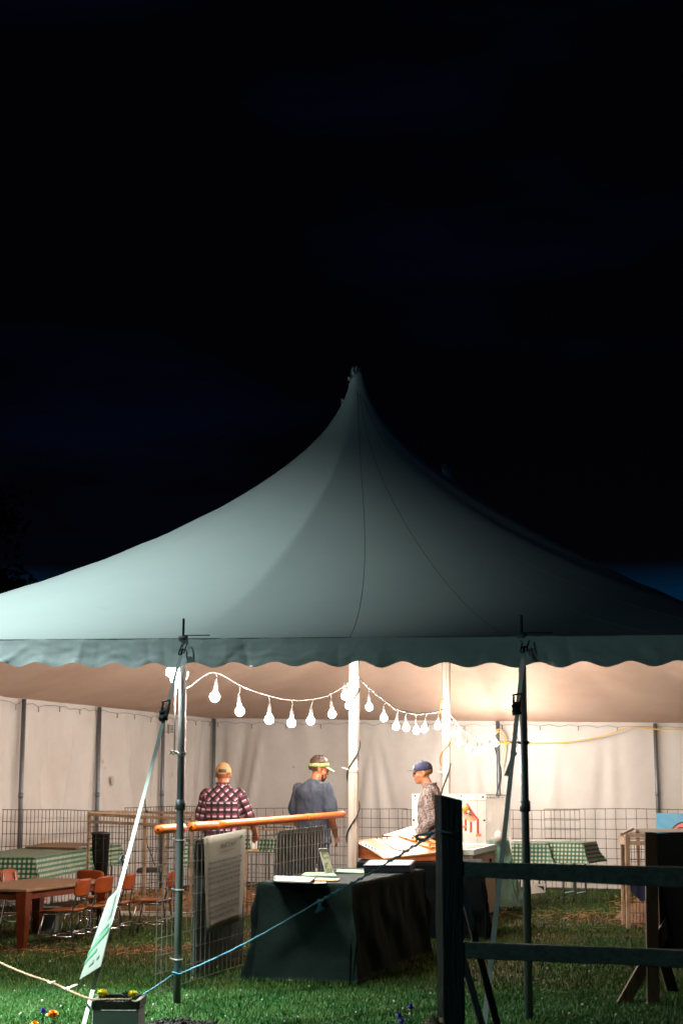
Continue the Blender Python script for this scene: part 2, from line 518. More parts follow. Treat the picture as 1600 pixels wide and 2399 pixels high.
def gingham(name, a, b, c, n):
    m = bpy.data.materials.new(name); m.use_nodes = True
    t = m.node_tree; p = t.nodes['Principled BSDF']; p.inputs['Roughness'].default_value = 0.6
    uv = N(t, 'ShaderNodeUVMap'); s_ = N(t, 'ShaderNodeSeparateXYZ'); t.links.new(uv.outputs[0], s_.inputs[0])
    outs = []
    for ax in ('X', 'Y'):
        mu = N(t, 'ShaderNodeMath', operation='MULTIPLY'); mu.inputs[1].default_value = n; t.links.new(s_.outputs[ax], mu.inputs[0])
        fr = N(t, 'ShaderNodeMath', operation='FRACT'); t.links.new(mu.outputs[0], fr.inputs[0])
        gt = N(t, 'ShaderNodeMath', operation='GREATER_THAN'); gt.inputs[1].default_value = 0.5; t.links.new(fr.outputs[0], gt.inputs[0])
        outs.append(gt)
    ad = N(t, 'ShaderNodeMath', operation='ADD'); t.links.new(outs[0].outputs[0], ad.inputs[0]); t.links.new(outs[1].outputs[0], ad.inputs[1])
    dv = N(t, 'ShaderNodeMath', operation='MULTIPLY'); dv.inputs[1].default_value = 0.5; t.links.new(ad.outputs[0], dv.inputs[0])
    r_ = N(t, 'ShaderNodeValToRGB'); r_.color_ramp.interpolation = 'CONSTANT'
    r_.color_ramp.elements[0].color = (*a, 1); r_.color_ramp.elements[1].position = 0.75; r_.color_ramp.elements[1].color = (*c, 1)
    e_ = r_.color_ramp.elements.new(0.25); e_.color = (*b, 1)
    t.links.new(dv.outputs[0], r_.inputs[0]); t.links.new(r_.outputs[0], p.inputs['Base Color'])
    return m
M['gingham'] = gingham('green_gingham', (0.42, 0.37, 0.27), (0.014, 0.115, 0.050), (0.002, 0.040, 0.018), 19)

def plaid():
    m = bpy.data.materials.new('red_black_plaid'); m.use_nodes = True
    t = m.node_tree; p = t.nodes['Principled BSDF']; p.inputs['Roughness'].default_value = 0.9
    uv = N(t, 'ShaderNodeUVMap'); s_ = N(t, 'ShaderNodeSeparateXYZ'); t.links.new(uv.outputs[0], s_.inputs[0])
    fac = []; saw = []
    for ax in ('X', 'Y'):
        mu = N(t, 'ShaderNodeMath', operation='MULTIPLY'); mu.inputs[1].default_value = 1 / 0.069; t.links.new(s_.outputs[ax], mu.inputs[0])
        fr = N(t, 'ShaderNodeMath', operation='FRACT'); t.links.new(mu.outputs[0], fr.inputs[0])
        gt = N(t, 'ShaderNodeMath', operation='GREATER_THAN'); gt.inputs[1].default_value = 0.60; t.links.new(fr.outputs[0], gt.inputs[0])
        fac.append(gt); saw.append(fr)
    mxm = N(t, 'ShaderNodeMath', operation='ADD'); t.links.new(fac[0].outputs[0], mxm.inputs[0]); t.links.new(fac[1].outputs[0], mxm.inputs[1])
    hf = N(t, 'ShaderNodeMath', operation='MULTIPLY'); hf.inputs[1].default_value = 0.5; t.links.new(mxm.outputs[0], hf.inputs[0])
    rd = N(t, 'ShaderNodeValToRGB'); e = rd.color_ramp.elements
    e[0].position = 0.05; e[0].color = (0.62, 0.50, 0.55, 1); e[1].position = 0.6; e[1].color = (0.10, 0.012, 0.022, 1)
    x = rd.color_ramp.elements.new(0.3); x.color = (0.26, 0.055, 0.075, 1)
    t.links.new(saw[1].outputs[0], rd.inputs[0])
    bl = N(t, 'ShaderNodeValToRGB'); bl.color_ramp.interpolation = 'CONSTANT'
    bl.color_ramp.elements[0].color = (0, 0, 0, 1); bl.color_ramp.elements[1].position = 0.25; bl.color_ramp.elements[1].color = (1, 1, 1, 1)
    t.links.new(hf.outputs[0], bl.inputs[0])
    dk = N(t, 'ShaderNodeValToRGB'); dk.color_ramp.interpolation = 'CONSTANT'
    dk.color_ramp.elements[0].color = (0.045, 0.014, 0.02, 1); dk.color_ramp.elements[1].position = 0.75; dk.color_ramp.elements[1].color = (0.006, 0.005, 0.007, 1)
    t.links.new(hf.outputs[0], dk.inputs[0])
    mix = N(t, 'ShaderNodeMixRGB'); t.links.new(bl.outputs[0], mix.inputs[0]); t.links.new(rd.outputs[0], mix.inputs[1]); t.links.new(dk.outputs[0], mix.inputs[2])
    t.links.new(mix.outputs[0], p.inputs['Base Color'])
    return m
M['plaid'] = plaid()
M['paisley'] = mat('brown_patterned_shirt', (0.36, 0.28, 0.25), 0.9, (0.06, 0.04, 0.035), 62, 4, 0.2, 20, contrast=(0.42, 0.60))

# ------------------------------------------------------------------ ground colour driven by a "dry" attribute
def ground_material(name, base_a, base_b, dry_a, dry_b, rough=0.9, bump=0.8):
    m = bpy.data.materials.new(name); m.use_nodes = True
    t = m.node_tree; p = t.nodes['Principled BSDF']; p.inputs['Roughness'].default_value = rough; p.inputs['Specular IOR Level'].default_value = 0.25
    tcn = N(t, 'ShaderNodeTexCoord')
    n1 = N(t, 'ShaderNodeTexNoise'); n1.inputs['Scale'].default_value = 3.0; n1.inputs['Detail'].default_value = 9; t.links.new(tcn.outputs['Object'], n1.inputs[0])
    r1 = N(t, 'ShaderNodeValToRGB'); r1.color_ramp.elements[0].position = 0.4; r1.color_ramp.elements[1].position = 0.62
    r1.color_ramp.elements[0].color = (*base_a, 1); r1.color_ramp.elements[1].color = (*base_b, 1); t.links.new(n1.outputs['Fac'], r1.inputs[0])
    n2 = N(t, 'ShaderNodeTexNoise'); n2.inputs['Scale'].default_value = 22; n2.inputs['Detail'].default_value = 6; t.links.new(tcn.outputs['Object'], n2.inputs[0])
    r2 = N(t, 'ShaderNodeValToRGB'); r2.color_ramp.elements[0].position = 0.35; r2.color_ramp.elements[1].position = 0.65
    r2.color_ramp.elements[0].color = (*dry_a, 1); r2.color_ramp.elements[1].color = (*dry_b, 1); t.links.new(n2.outputs['Fac'], r2.inputs[0])
    at = N(t, 'ShaderNodeAttribute'); at.attribute_name = 'dry'
    mix = N(t, 'ShaderNodeMixRGB'); t.links.new(at.outputs['Fac'], mix.inputs[0]); t.links.new(r1.outputs[0], mix.inputs[1]); t.links.new(r2.outputs[0], mix.inputs[2])
    t.links.new(mix.outputs[0], p.inputs['Base Color'])
    if bump:
        b = N(t, 'ShaderNodeBump'); b.inputs['Strength'].default_value = bump; b.inputs['Distance'].default_value = 0.03
        t.links.new(n2.outputs['Fac'], b.inputs['Height']); t.links.new(b.outputs[0], p.inputs['Normal'])
    return m
M['ground'] = ground_material('lawn_soil', (0.008, 0.016, 0.003), (0.018, 0.026, 0.005), (0.085, 0.034, 0.009), (0.040, 0.018, 0.005))
M['blade_lit'] = ground_material('lamplit_grass_blades', (0.035, 0.135, 0.035), (0.080, 0.19, 0.060), (0.14, 0.12, 0.04), (0.10, 0.09, 0.03), 0.5, 0)  # lighter copy of the blade colours: lamplight on the front turf put into albedo
M['blade'] = ground_material('grass_blades', (0.018, 0.074, 0.010), (0.040, 0.092, 0.013), (0.14, 0.060, 0.015), (0.065, 0.036, 0.009), 0.6, 0)

def dry_at(x, y):
    """0..1: how dry the turf is (trodden strips seen in the photo)"""
    v = 0.0
    for (cx, cy, rx, ry, a) in ((-2.2, 14.7, 1.9, 0.45, 1.0), (-1.0, 14.0, 0.8, 0.3, 0.8), (3.1, 18.2, 0.9, 0.6, 0.95), (2.2, 16.0, 1.2, 0.5, 0.25), (-3.3, 16.3, 1.5, 1.0, 0.5),
                                (1.2, 13.3, 0.6, 1.0, 0.3), (3.0, 16.4, 1.0, 0.5, 0.55), (-2.6, 20.5, 2.2, 2.6, 1.0), (-1.0, 16.2, 0.7, 0.6, .8), (-0.2, 18.2, 1.5, 1.2, 0.6)):
        q = ((x - cx) / rx) ** 2 + ((y - cy) / ry) ** 2
        v = max(v, a * math.exp(-q * 0.9))
    n = mn.noise(Vector((x * 1.3, y * 1.3, 3.1))) + 0.6 * mn.noise(Vector((x * 4.3, y * 4.3, 1.1)))
    v = v * (0.75 + 0.6 * n) + (0.04 + 0.25 * n if y > 12.2 else 0)
    return min(1, max(0, v))

# ================================================================== ground
xs = sorted(set(list(np.round(np.arange(-8, 10.01, 0.2), 3)) + [-300, -120, -60, -30, -18, -12, 14, 20, 30, 60, 120, 300]))
ys = sorted(set(list(np.round(np.arange(8, 30.01, 0.2), 3)) + [-60, -20, -5, 0, 3, 6, 35, 45, 70, 120, 300]))
vs = []; dry = []
for y in ys:
    for x in xs:
        inner = 1 if (-8 <= x <= 10 and 8 <= y <= 30) else 0
        vs.append((x, y, gz(y) + (0.012 * mn.noise(Vector((x * 1.1, y * 1.1, 0))) if inner else 0)))
        dry.append(dry_at(x, y) if inner else 0.1)
nx = len(xs)
fs = [(j * nx + i, j * nx + i + 1, (j + 1) * nx + i + 1, (j + 1) * nx + i) for j in range(len(ys) - 1) for i in range(nx - 1)]
me = bpy.data.meshes.new('ground'); me.from_pydata(vs, [], fs)
at = me.attributes.new('dry', 'FLOAT', 'POINT'); at.data.foreach_set('value', dry)
me.materials.append(M['ground']); me.polygons.foreach_set('use_smooth', [True] * len(fs)); me.update()
g = bpy.data.objects.new('ground', me); COL.objects.link(g); tag(g, 'night lawn of trodden grass under and around the tent', None, None, 'structure')

# grass blades
def grass(name, label, npts, sampler, h0, h1, w0, seed, dryadd=0.0, key='blade'):
    r = np.random.default_rng(seed)
    P = []; dv = []
    while len(P) < npts:
        x, y = sampler(r)
        d = dry_at(x, y)
        if r.random() < d * 0.55: continue
        P.append((x, y)); dv.append(min(1, max(0, d + dryadd + r.normal() * 0.12)))
    P = np.array(P); n = len(P)
    z = np.array([gz(y) for y in P[:, 1]])
    ang = r.random(n) * 2 * np.pi; lean = r.random(n) ** 1.3 * 0.9
    la = r.random(n) * 2 * np.pi
    h = h0 + r.random(n) * (h1 - h0); w = w0 * (0.6 + 0.8 * r.random(n))
    ca, sa = np.cos(ang) * w / 2, np.sin(ang) * w / 2
    lx, ly = np.cos(la) * lean * h, np.sin(la) * lean * h
    V = np.zeros((n, 5, 3))
    V[:, 0] = np.stack([P[:, 0] - ca, P[:, 1] - sa, z - 0.01], 1)
    V[:, 1] = np.stack([P[:, 0] + ca, P[:, 1] + sa, z - 0.01], 1)
    V[:, 2] = np.stack([P[:, 0] + ca * .8 + lx * .35, P[:, 1] + sa * .8 + ly * .35, z + h * .6], 1)
    V[:, 3] = np.stack([P[:, 0] - ca * .8 + lx * .35, P[:, 1] - sa * .8 + ly * .35, z + h * .6], 1)
    V[:, 4] = np.stack([P[:, 0] + lx, P[:, 1] + ly, z + h * (1 - 0.3 * lean)], 1)
    me = bpy.data.meshes.new(name)
    me.vertices.add(n * 5); me.vertices.foreach_set('co', V.ravel())
    b = np.arange(n)[:, None] * 5
    loops = (b + np.array([0, 1, 2, 3, 3, 2, 4])[None, :]).ravel()
    me.loops.add(n * 7); me.loops.foreach_set('vertex_index', loops.astype(np.int32))
    me.polygons.add(n * 2)
    ls = np.stack([np.arange(n) * 7, np.arange(n) * 7 + 4], 1).ravel()
    me.polygons.foreach_set('loop_start', ls.astype(np.int32))
    me.update(calc_edges=True)
    at = me.attributes.new('dry', 'FLOAT', 'POINT'); at.data.foreach_set('value', np.repeat(np.array(dv), 5))
    me.materials.append(M[key])
    o = bpy.data.objects.new(name, me); COL.objects.link(o)
    return tag(o, label, 'grass', None, 'stuff')
def samp(y0, y1, p):
    def f(r):
        t = r.random() ** p
        y = y0 + (y1 - y0) * t
        hw = y * 0.226 + 0.25
        return (r.random() * 2 - 1) * hw, y
    return f
grass('grass_turf', 'short green grass growing over the lawn inside and before the tent', 150000, samp(9.6, 17.0, 1.25), 0.02, 0.055, 0.0055, 3)
grass('grass_turf', 'sparser grass growing deep inside the tent', 60000, samp(16.5, 25.5, 1.2), 0.02, 0.05, 0.008, 4, 0.1)
grass('grass_tufts', 'longer grass tufts, lamplight painted into their colour, along the open front of the tent', 75000, lambda r: ((r.random() * 2 - 1) * 3.0, 9.8 + r.random() ** 1.2 * 2.1), 0.02, 0.05, 0.0045, 5, -0.3, 'blade_lit')

# clover heads in the lawn
mb = MB()
for i in range(60):
    y = 10.2 + random.random() ** 1.4 * 3.5; x = (random.random() * 2 - 1) * 2.7
    r_ = 0.006 + random.random() * 0.005
    mb.ell((x, y, 0.035 + random.random() * 0.02), (r_, r_, r_ * 0.8), n=5, k=3)
tag(mb.build('clover_flowers', M['paper']), 'small pale clover heads scattered in the near grass', 'clover', None, 'stuff')

# ================================================================== tent
P1 = Vector((0.17, 16.5))
TH = R(17)
rd = Vector((math.sin(TH), math.cos(TH)))       # along the ridge, away from the camera
cd = Vector((math.cos(TH), -math.sin(TH)))      # across, to the right
CW = 5.55; R0, R1 = -5.54, 9.77; RP2 = 4.23
ZP1, ZP2 = 5.97, 5.73
def T(c, r, z): 
    p = P1 + cd * c + rd * r
    return Vector((p.x, p.y, z))
def EAVE(c, r): return 2.64 - 0.021 * (c + CW) + 0.015 * (r - R0) / (R1 - R0)

# smooth part of the log-shaped membrane
gn_c, gn_r = 56, 78
gc = np.linspace(-CW, CW, gn_c); gr = np.linspace(R0, R1, gn_r)
GC, GR = np.meshgrid(gc, gr)
def logs(c, r, eps=0.05):
    a = np.maximum(eps, np.hypot(c, r)); b = np.maximum(eps, np.hypot(c, r - RP2))
    return -np.log(a) - np.log(b)
S = np.zeros_like(GC); bd = -logs(GC, GR)
S[:] = bd.mean()
S[0] = bd[0]; S[-1] = bd[-1]; S[:, 0] = bd[:, 0]; S[:, -1] = bd[:, -1]
for _ in range(2500):
    S[1:-1, 1:-1] = 0.25 * (S[:-2, 1:-1] + S[2:, 1:-1] + S[1:-1, :-2] + S[1:-1, 2:])
def sampS(c, r):
    x = (c + CW) / (2 * CW) * (gn_c - 1); y = (r - R0) / (R1 - R0) * (gn_r - 1)
    i = min(gn_c - 2, max(0, int(x))); j = min(gn_r - 2, max(0, int(y)))
    fx = x - i; fy = y - j
    return (S[j, i] * (1 - fx) + S[j, i + 1] * fx) * (1 - fy) + (S[j + 1, i] * (1 - fx) + S[j + 1, i + 1] * fx) * fy
PK = -math.log(0.05) - math.log(RP2) + sampS(0, 0)
eave_poles = []
for k in range(-2, 3): eave_poles.append((0.34 + 2.43 * k, R0, 'front'))
for r_ in (-4.0, -1.7, 0.6, 2.9, 5.19, 7.53): eave_poles.append((-CW, r_, 'left'))
eave_poles.append((-CW, R1, 'corner'))
for c_ in (-2.96, -0.46, 2.09, 4.4): eave_poles.append((c_, R1, 'back'))
for r_ in (-4.0, -1.7, 0.6, 2.9, 5.19, 7.53): eave_poles.append((CW, r_, 'right'))
seamsl = []
for c_, r_, k in eave_poles:
    if k == 'front' or k == 'left' and r_ < 1: seamsl.append((0, 0, c_, r_))
    elif k == 'left' and r_ > 2: seamsl.append((0, RP2, c_, r_))
    elif k == 'right': seamsl.append((0, 0 if r_ < 2 else RP2, c_, r_))
    else: seamsl.append((0, RP2, c_, r_))
for k in range(-2, 2): seamsl.append((0, 0, 0.34 + 2.43 * (k + 0.5), R0))
def roof_h(c, r, crease=True):
    dp1 = math.hypot(c, r); dp2 = math.hypot(c, r - RP2)
    db = max(0.0, min(CW - abs(c), r - R0, R1 - r))
    m = -math.log(math.exp(-dp1 * 3) + math.exp(-dp2 * 3)) / 3
    m = max(m, 0.0)
    m = min(dp1, dp2) if min(dp1, dp2) < 0.4 else m
    # soft minimum for the boundary distance so that the hips are rounded
    k = 2.2
    ds = -math.log(math.exp(-k * (CW - abs(c))) + math.exp(-k * (r - R0)) + math.exp(-k * (R1 - r))) / k
    w_ = min(1.0, db / 0.8)
    db2 = max(0, ds * w_ + db * (1 - w_))
    cone = (db2 / (db2 + m + 1e-6)) ** 1.5
    lap = min(1.0, max(0.0, (float(logs(c, r)) + sampS(c, r)) / PK))
    a = 0.60
    g_ = a * cone + (1 - a) * lap
    zp = ZP1 + (ZP2 - ZP1) * min(1, max(0, r / RP2))
    E = EAVE(c, r)
    h = E + (zp - E) * g_
    if crease:
        q = 0
        for (pc, pr, ec, er) in seamsl:
            if er == R0 and abs(ec - 0.34) > 0.01: continue
            vx, vy = ec - pc, er - pr
            L = math.hypot(vx, vy)
            t = ((c - pc) * vx + (r - pr) * vy) / (L * L)
            if 0 < t < 1:
                d = abs((c - pc) * vy - (r - pr) * vx) / L
                wd = 0.14 + 0.55 * t
                q = max(q, math.exp(-(d / wd)) * 4 * t * (1 - t))
        h += 0.10 * q
    return h
def dens(lo, hi, cs, base, fine):
    out = [lo]; x = lo
    while x < hi - 1e-6:
        d = min(abs(x - q) for q in cs)
        st = min(base, max(fine, d * 0.11 + fine))
        x = min(hi, x + st)
        # land exactly on the peaks
        for q in cs:
            if out[-1] < q - 1e-6 < x - 1e-6: x = q
        out.append(x)
    return out
CA = dens(-CW, CW, [0.0], 0.13, 0.018)
RA = dens(R0, R1, [0.0, RP2], 0.13, 0.018)
rows = [[T(c, r, roof_h(c, r)) for c in CA] for r in RA]
tent = thing('marquee_tent', 'big white pole tent with pointed roof and scalloped valance, lit by bulbs inside', 'tent', (P1.x, P1.y, 0))
tent['kind'] = 'thing'
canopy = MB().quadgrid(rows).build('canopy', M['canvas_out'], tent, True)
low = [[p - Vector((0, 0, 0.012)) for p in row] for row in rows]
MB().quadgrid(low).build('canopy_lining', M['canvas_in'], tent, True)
# seams
for (pc, pr, ec, er) in seamsl:
    dark_seam = er == R0 and 1 < ec < 3
    if er != R0 or ec < 1: continue
    pts = []
    for i in range(41):
        t = 0.02 + 0.975 * i / 40
        # seam bows a little because panels are cut on a curve
        bow = 0.10 * math.sin(math.pi * t) * (1 if ec > 0.5 else -1 if ec < -0.5 else 0)
        L = math.hypot(ec - pc, er - pr)
        nx_, ny_ = -(er - pr) / L, (ec - pc) / L
        c = pc + (ec - pc) * t + nx_ * bow; r = pr + (er - pr) * t + ny_ * bow
        c = max(-CW + 0.01, min(CW - 0.01, c)); r = max(R0 + 0.01, min(R1 - 0.01, r))
        pts.append(T(c, r, roof_h(c, r) - 0.001))
    MB().tube(pts, 0.0030 if dark_seam else 0.0024, 5).build('seam', M['seam' if dark_seam else 'seam_pale'], canopy, True)
# peak caps
for r_, zp in ((0, ZP1), (RP2, ZP2)):
    p = T(0, r_, zp)
    MB().lathe((p.x, p.y, zp - 0.02), [(0.052, -0.03), (0.056, 0.02), (0.050, 0.03), (0.02, 0.034), (0.008, 0.05), (0.008, 0.06)], 16).build('peak_ring', M['pole'], tent)
    mbf = MB()
    for k, (a, L) in enumerate(((2.6, .16), (3.6, .11), (4.3, .07), (1.7, .08))):
        d = Vector((math.cos(a), math.sin(a), 0)); q = Vector((-d.y, d.x, 0))
        P_ = [[p + d * (0.05 + 0.02 * i) + q * (j * 0.02 * (1 - i * .2)) + Vector((0, 0, -0.01 - L * .4 * i + 0.05 * math.sin(i * 2.5 + j))) for j in (-1, 0, 1)] for i in range(4)]
        mbf.quadgrid(P_)
    mbf.build('peak_flap', M['valance'], tent, True)

p0 = W(806, 950, 17.3)
mbf = MB(); mbf.quadgrid([[p0 + Vector((-0.035 + 0.03 * j * (1 - i / 4), 0.01 * (j % 2), 0.085 * i / 3)) for j in range(3)] for i in range(4)])
mbf.quadgrid([[p0 + Vector((0.03 + 0.02 * j * (1 - i / 4), 0.02, 0.05 * i / 3)) for j in range(3)] for i in range(4)])
mbf.build('roof_flap', M['whitebrd'], tent, True)

# valance on all four sides
def valance(A, B, n_out, name, seed, torn=None, step=0.02):
    A = Vector(A); B = Vector(B)
    L = (B - A).length; n = int(L / step)
    P_ = []
    rc_ = random.Random(int(seed))
    creases = [(rc_.uniform(0, L), rc_.uniform(-0.35, 0.35) * rc_.choice((0.2, 1)), rc_.uniform(0.012, 0.05), rc_.uniform(0.008, 0.026) * rc_.choice((1, -1))) for _ in range(int(L * 5))] if step < 0.04 else []
    for j in range(13):
        row = []
        for i in range(n + 1):
            s = i * L / n
            base = A + (B - A) * (i / n)
            c = (base.xy - P1).dot(cd); r = (base.xy - P1).dot(rd)
            z0 = EAVE(c, r) + 0.012
            H = 0.190 + (0.019 + 0.006 * mn.noise(Vector((s * 1.3, seed, 7)))) * math.sin(2 * math.pi * (s / 0.305 + 0.12 + 0.05 * mn.noise(Vector((s * 2.1, seed, 4))))) + 0.01 * mn.noise(Vector((s * .8, seed, 2)))
            t = j / 12
            q = Vector((s * 2.2, t * 1.0 + seed, 0.3))
            fold = 0.030 * mn.noise(q) + 0.006 * mn.noise(Vector((s * 6 + t * 5, t * 1.5, seed))) + 0.008 * mn.noise(Vector((s * 11 - t * 3, t * 1.2, seed + 5)))
            for (c0, sl, cw, ca_) in creases:
                xx = (s - c0 - sl * (t - 0.5)) / cw
                if abs(xx) < 3: fold += ca_ * math.exp(-abs(xx)) * min(1, 0.4 + t)
            fold += 0.010 * abs(mn.noise(Vector((s * 3.5 - t * 3, t * 4.0, seed + 9))))
            o = (0.018 + t * 0.03 + fold * (0.2 + 0.7 * t))
            lift = 0.0
            if torn:
                for ts, tw, amp in torn:
                    g = math.exp(-((s - ts) / tw) ** 2)
                    lift += amp * g * t ** 2; o += 0.10 * g * t
            row.append(Vector((base.x, base.y, z0 - H * t + lift)) + Vector(n_out) * o)
        P_.append(row)
    return MB().quadgrid(P_).build(name, M['valance'], tent, True)
FL, FR = T(-CW, R0, 0), T(CW, R0, 0); BL, BR = T(-CW, R1, 0), T(CW, R1, 0)
nf = (-rd.x, -rd.y, 0)
valance(FL, FR, nf, 'valance', 1.0, torn=[(CW - 3.02, 0.10, 0.05), (CW - 2.86, 0.07, -0.045)], step=0.018)
valance(FL, BL, (-cd.x, -cd.y, 0), 'valance', 4.0, step=0.05)
valance(FR, BR, (cd.x, cd.y, 0), 'valance', 7.0, step=0.05)
valance(BL, BR, (rd.x, rd.y, 0), 'valance', 9.0, step=0.05)
# eave rope hem
mb = MB()
for (A, B) in ((FL, FR),):
    pts = []
    for i in range(121):
        p = A + (B - A) * (i / 120)
        c = (p.xy - P1).dot(cd); r = (p.xy - P1).dot(rd)
        pts.append(Vector((p.x, p.y, EAVE(c, r) + 0.010)) + Vector(nf) * 0.016)
    mb.tube(pts, 0.0035, 6)
mb.build('eave_hem', M['seam'], tent, True)

# side walls (left and back and right), hung a little below the eave
def wall(A, B, name, seed, folds, step=0.06):
    A = Vector(A); B = Vector(B); L = (B - A).length; n = int(L / step)
    dn = Vector((-(B - A).y, (B - A).x, 0)).normalized()
    rowsP = []
    for j in range(31):
        t = j / 30; row = []
        for i in range(n + 1):
            s = i * L / n
            p = A + (B - A) * (i / n)
            c = (p.xy - P1).dot(cd); r = (p.xy - P1).dot(rd)
            scal = abs(math.sin(s * math.pi / 0.62))
            zt = EAVE(c, r) - 0.008
            zb = gz(p.y) - 0.02
            f = 0.05 * mn.noise(Vector((s * 0.9 + t * 0.9, t * 0.5, seed))) + 0.02 * mn.noise(Vector((s * 3.1 - t * 1.2, t * 0.8, seed + 3)))
            for (s0, ds, w, amp) in folds:
                x = (s - s0 - ds * t) / (w * (0.35 + t))
                f += 1.7 * amp * math.exp(-x * x) * math.sin(math.pi * min(1, t * 1.15)) 
            # gathers under each clip
            gph = math.sin(s * 2 * math.pi / 0.62)
            f += 0.012 * gph * (1 - t) ** 3
            row.append(Vector((p.x, p.y, zt + (zb - zt) * t)) + dn * f)
        rowsP.append(row)
    return MB().quadgrid(rowsP).build(name, M['wall'], tent, True)
ins = -0.01
WL_folds = []
rr = random.Random(3)
for i in range(26):
    WL_folds.append((rr.uniform(0, 15), rr.uniform(-0.9, 0.5), rr.uniform(0.05, 0.14), rr.uniform(0.02, 0.055) * rr.choice((1, -1))))
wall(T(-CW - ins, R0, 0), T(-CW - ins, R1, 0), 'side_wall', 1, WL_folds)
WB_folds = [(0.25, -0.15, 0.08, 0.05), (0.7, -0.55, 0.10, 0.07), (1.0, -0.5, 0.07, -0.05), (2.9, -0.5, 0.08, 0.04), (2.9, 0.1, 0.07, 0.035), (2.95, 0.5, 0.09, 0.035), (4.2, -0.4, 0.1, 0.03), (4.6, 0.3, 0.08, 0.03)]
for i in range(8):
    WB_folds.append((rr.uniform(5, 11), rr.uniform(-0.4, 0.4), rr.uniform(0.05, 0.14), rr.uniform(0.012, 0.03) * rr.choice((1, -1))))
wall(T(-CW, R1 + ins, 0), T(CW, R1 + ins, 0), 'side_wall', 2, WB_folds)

# lacing cord zig-zag along wall tops
def lacing(A, B, dn, z_off, name):
    L = (B - A).length; n = int(L / 0.155); pts = []; clips = MB()
    for i in range(n + 1):
        p = A + (B - A) * (i / n) + Vector(dn) * 0.05
        c = (p.xy - P1).dot(cd); r = (p.xy - P1).dot(rd)
        z = EAVE(c, r) + z_off + (-0.02 if i % 2 else 0.008) * rr.uniform(0.1, 1.6) + rr.uniform(-0.012, 0.012)
        pts.append(Vector((p.x, p.y, z)))
        if i % 4 == 1:
            MB().tube([Vector((p.x, p.y, z)), Vector((p.x, p.y, z - 0.07))], 0.007, 5).build('wall_clip', M['stain'], tent)
    MB().tube(pts, 0.0032, 4).build(name, M['stain'], tent)
lacing(T(-CW, R0, 0), T(-CW, R1, 0), (cd.x, cd.y, 0), -0.07, 'lacing_cord')
lacing(T(-CW, R1, 0), T(CW, R1, 0), nf, -0.07, 'lacing_cord')

# poles
for c_, r_, k in eave_poles:
    inset = 0.0
    z = EAVE(c_, r_)
    p = T(c_, r_, 0)
    if k == 'left': p = T(c_ + 0.08, r_, 0)
    if k == 'right': p = T(c_ - 0.08, r_, 0)
    if k in ('back',): p = T(c_, r_ - 0.08, 0)
    if k == 'corner': p = T(c_ + 0.10, r_ - 0.08, 0)
    if k == 'front': p = T(c_, r_ - 0.0, 0)
    lean = {'front': (0.0, 0), 'left': (0.01, 0)}.get(k, (0, 0))
    g0 = gz(p.y)
    top = Vector((p.x, p.y, z - 0.02))
    pl = MB().tube([Vector((p.x + lean[0], p.y, g0 - 0.03)), Vector((p.x, p.y, 1.35)), top], 0.026 if k == 'front' else 0.030, 14).build('side_pole', M['pole'], tent, True)
    mb = MB()
    mb.tube([Vector((p.x, p.y, 1.33)), Vector((p.x, p.y, 1.40))], 0.035, 12)
    mb.build('pole_collar', M['pole'], pl, True)
    if k == 'front':
        MB().tube([Vector((p.x, p.y, z - 0.03)), Vector((p.x, p.y, z + 0.155))], 0.0085, 8).build('pole_pin', M['pin'], pl)
        mb = MB()
        mb.lathe((p.x, p.y, z + 0.0), [(0.035, 0), (0.04, 0.015), (0.03, 0.03)], 12)
        mb.build('pin_washer', M['socket'], pl)
# centre poles
cpoles = []
for (r_, zp, ub, vb) in ((0, ZP1, 824, 0), (RP2, ZP2, 1041, 0)):
    t_ = T(0, r_, zp - 0.05)
    b_ = W(ub, 1900, t_.y); b_.z = gz(t_.y) - 0.03
    mb = MB()
    pts = [b_ + (t_ - b_) * (i / 8) for i in range(9)]
    # a chamfered square timber pole
    vs_ = []; n = 8; rr_ = 0.058
    for p in pts:
        for k in range(8):
            a = math.pi / 8 + k * math.pi / 4 
            vs_.append(p + Vector((math.cos(a + TH), math.sin(a + TH), 0)) * rr_)
    fs_ = [(i * 8 + k, i * 8 + (k + 1) % 8, (i + 1) * 8 + (k + 1) % 8, (i + 1) * 8 + k) for i in range(8) for k in range(8)]
    mb.add(vs_, fs_)
    cp = mb.build('centre_pole', M['wpole'], tent)
    cpoles.append((b_, t_))
    tz = 1.66
    q = b_ + (t_ - b_) * ((tz - b_.z) / (t_.z - b_.z))
    mb = MB(); mb.tube([q + Vector((0, 0, -0.02)), q + Vector((0, 0, 0.02))], 0.066, 12); mb.tube([q + Vector((-0.06, -0.05, 0)), q + Vector((-0.12, -0.07, 0.02))], 0.01, 5)
    mb.build('tied_rag', M['rag'], cp)

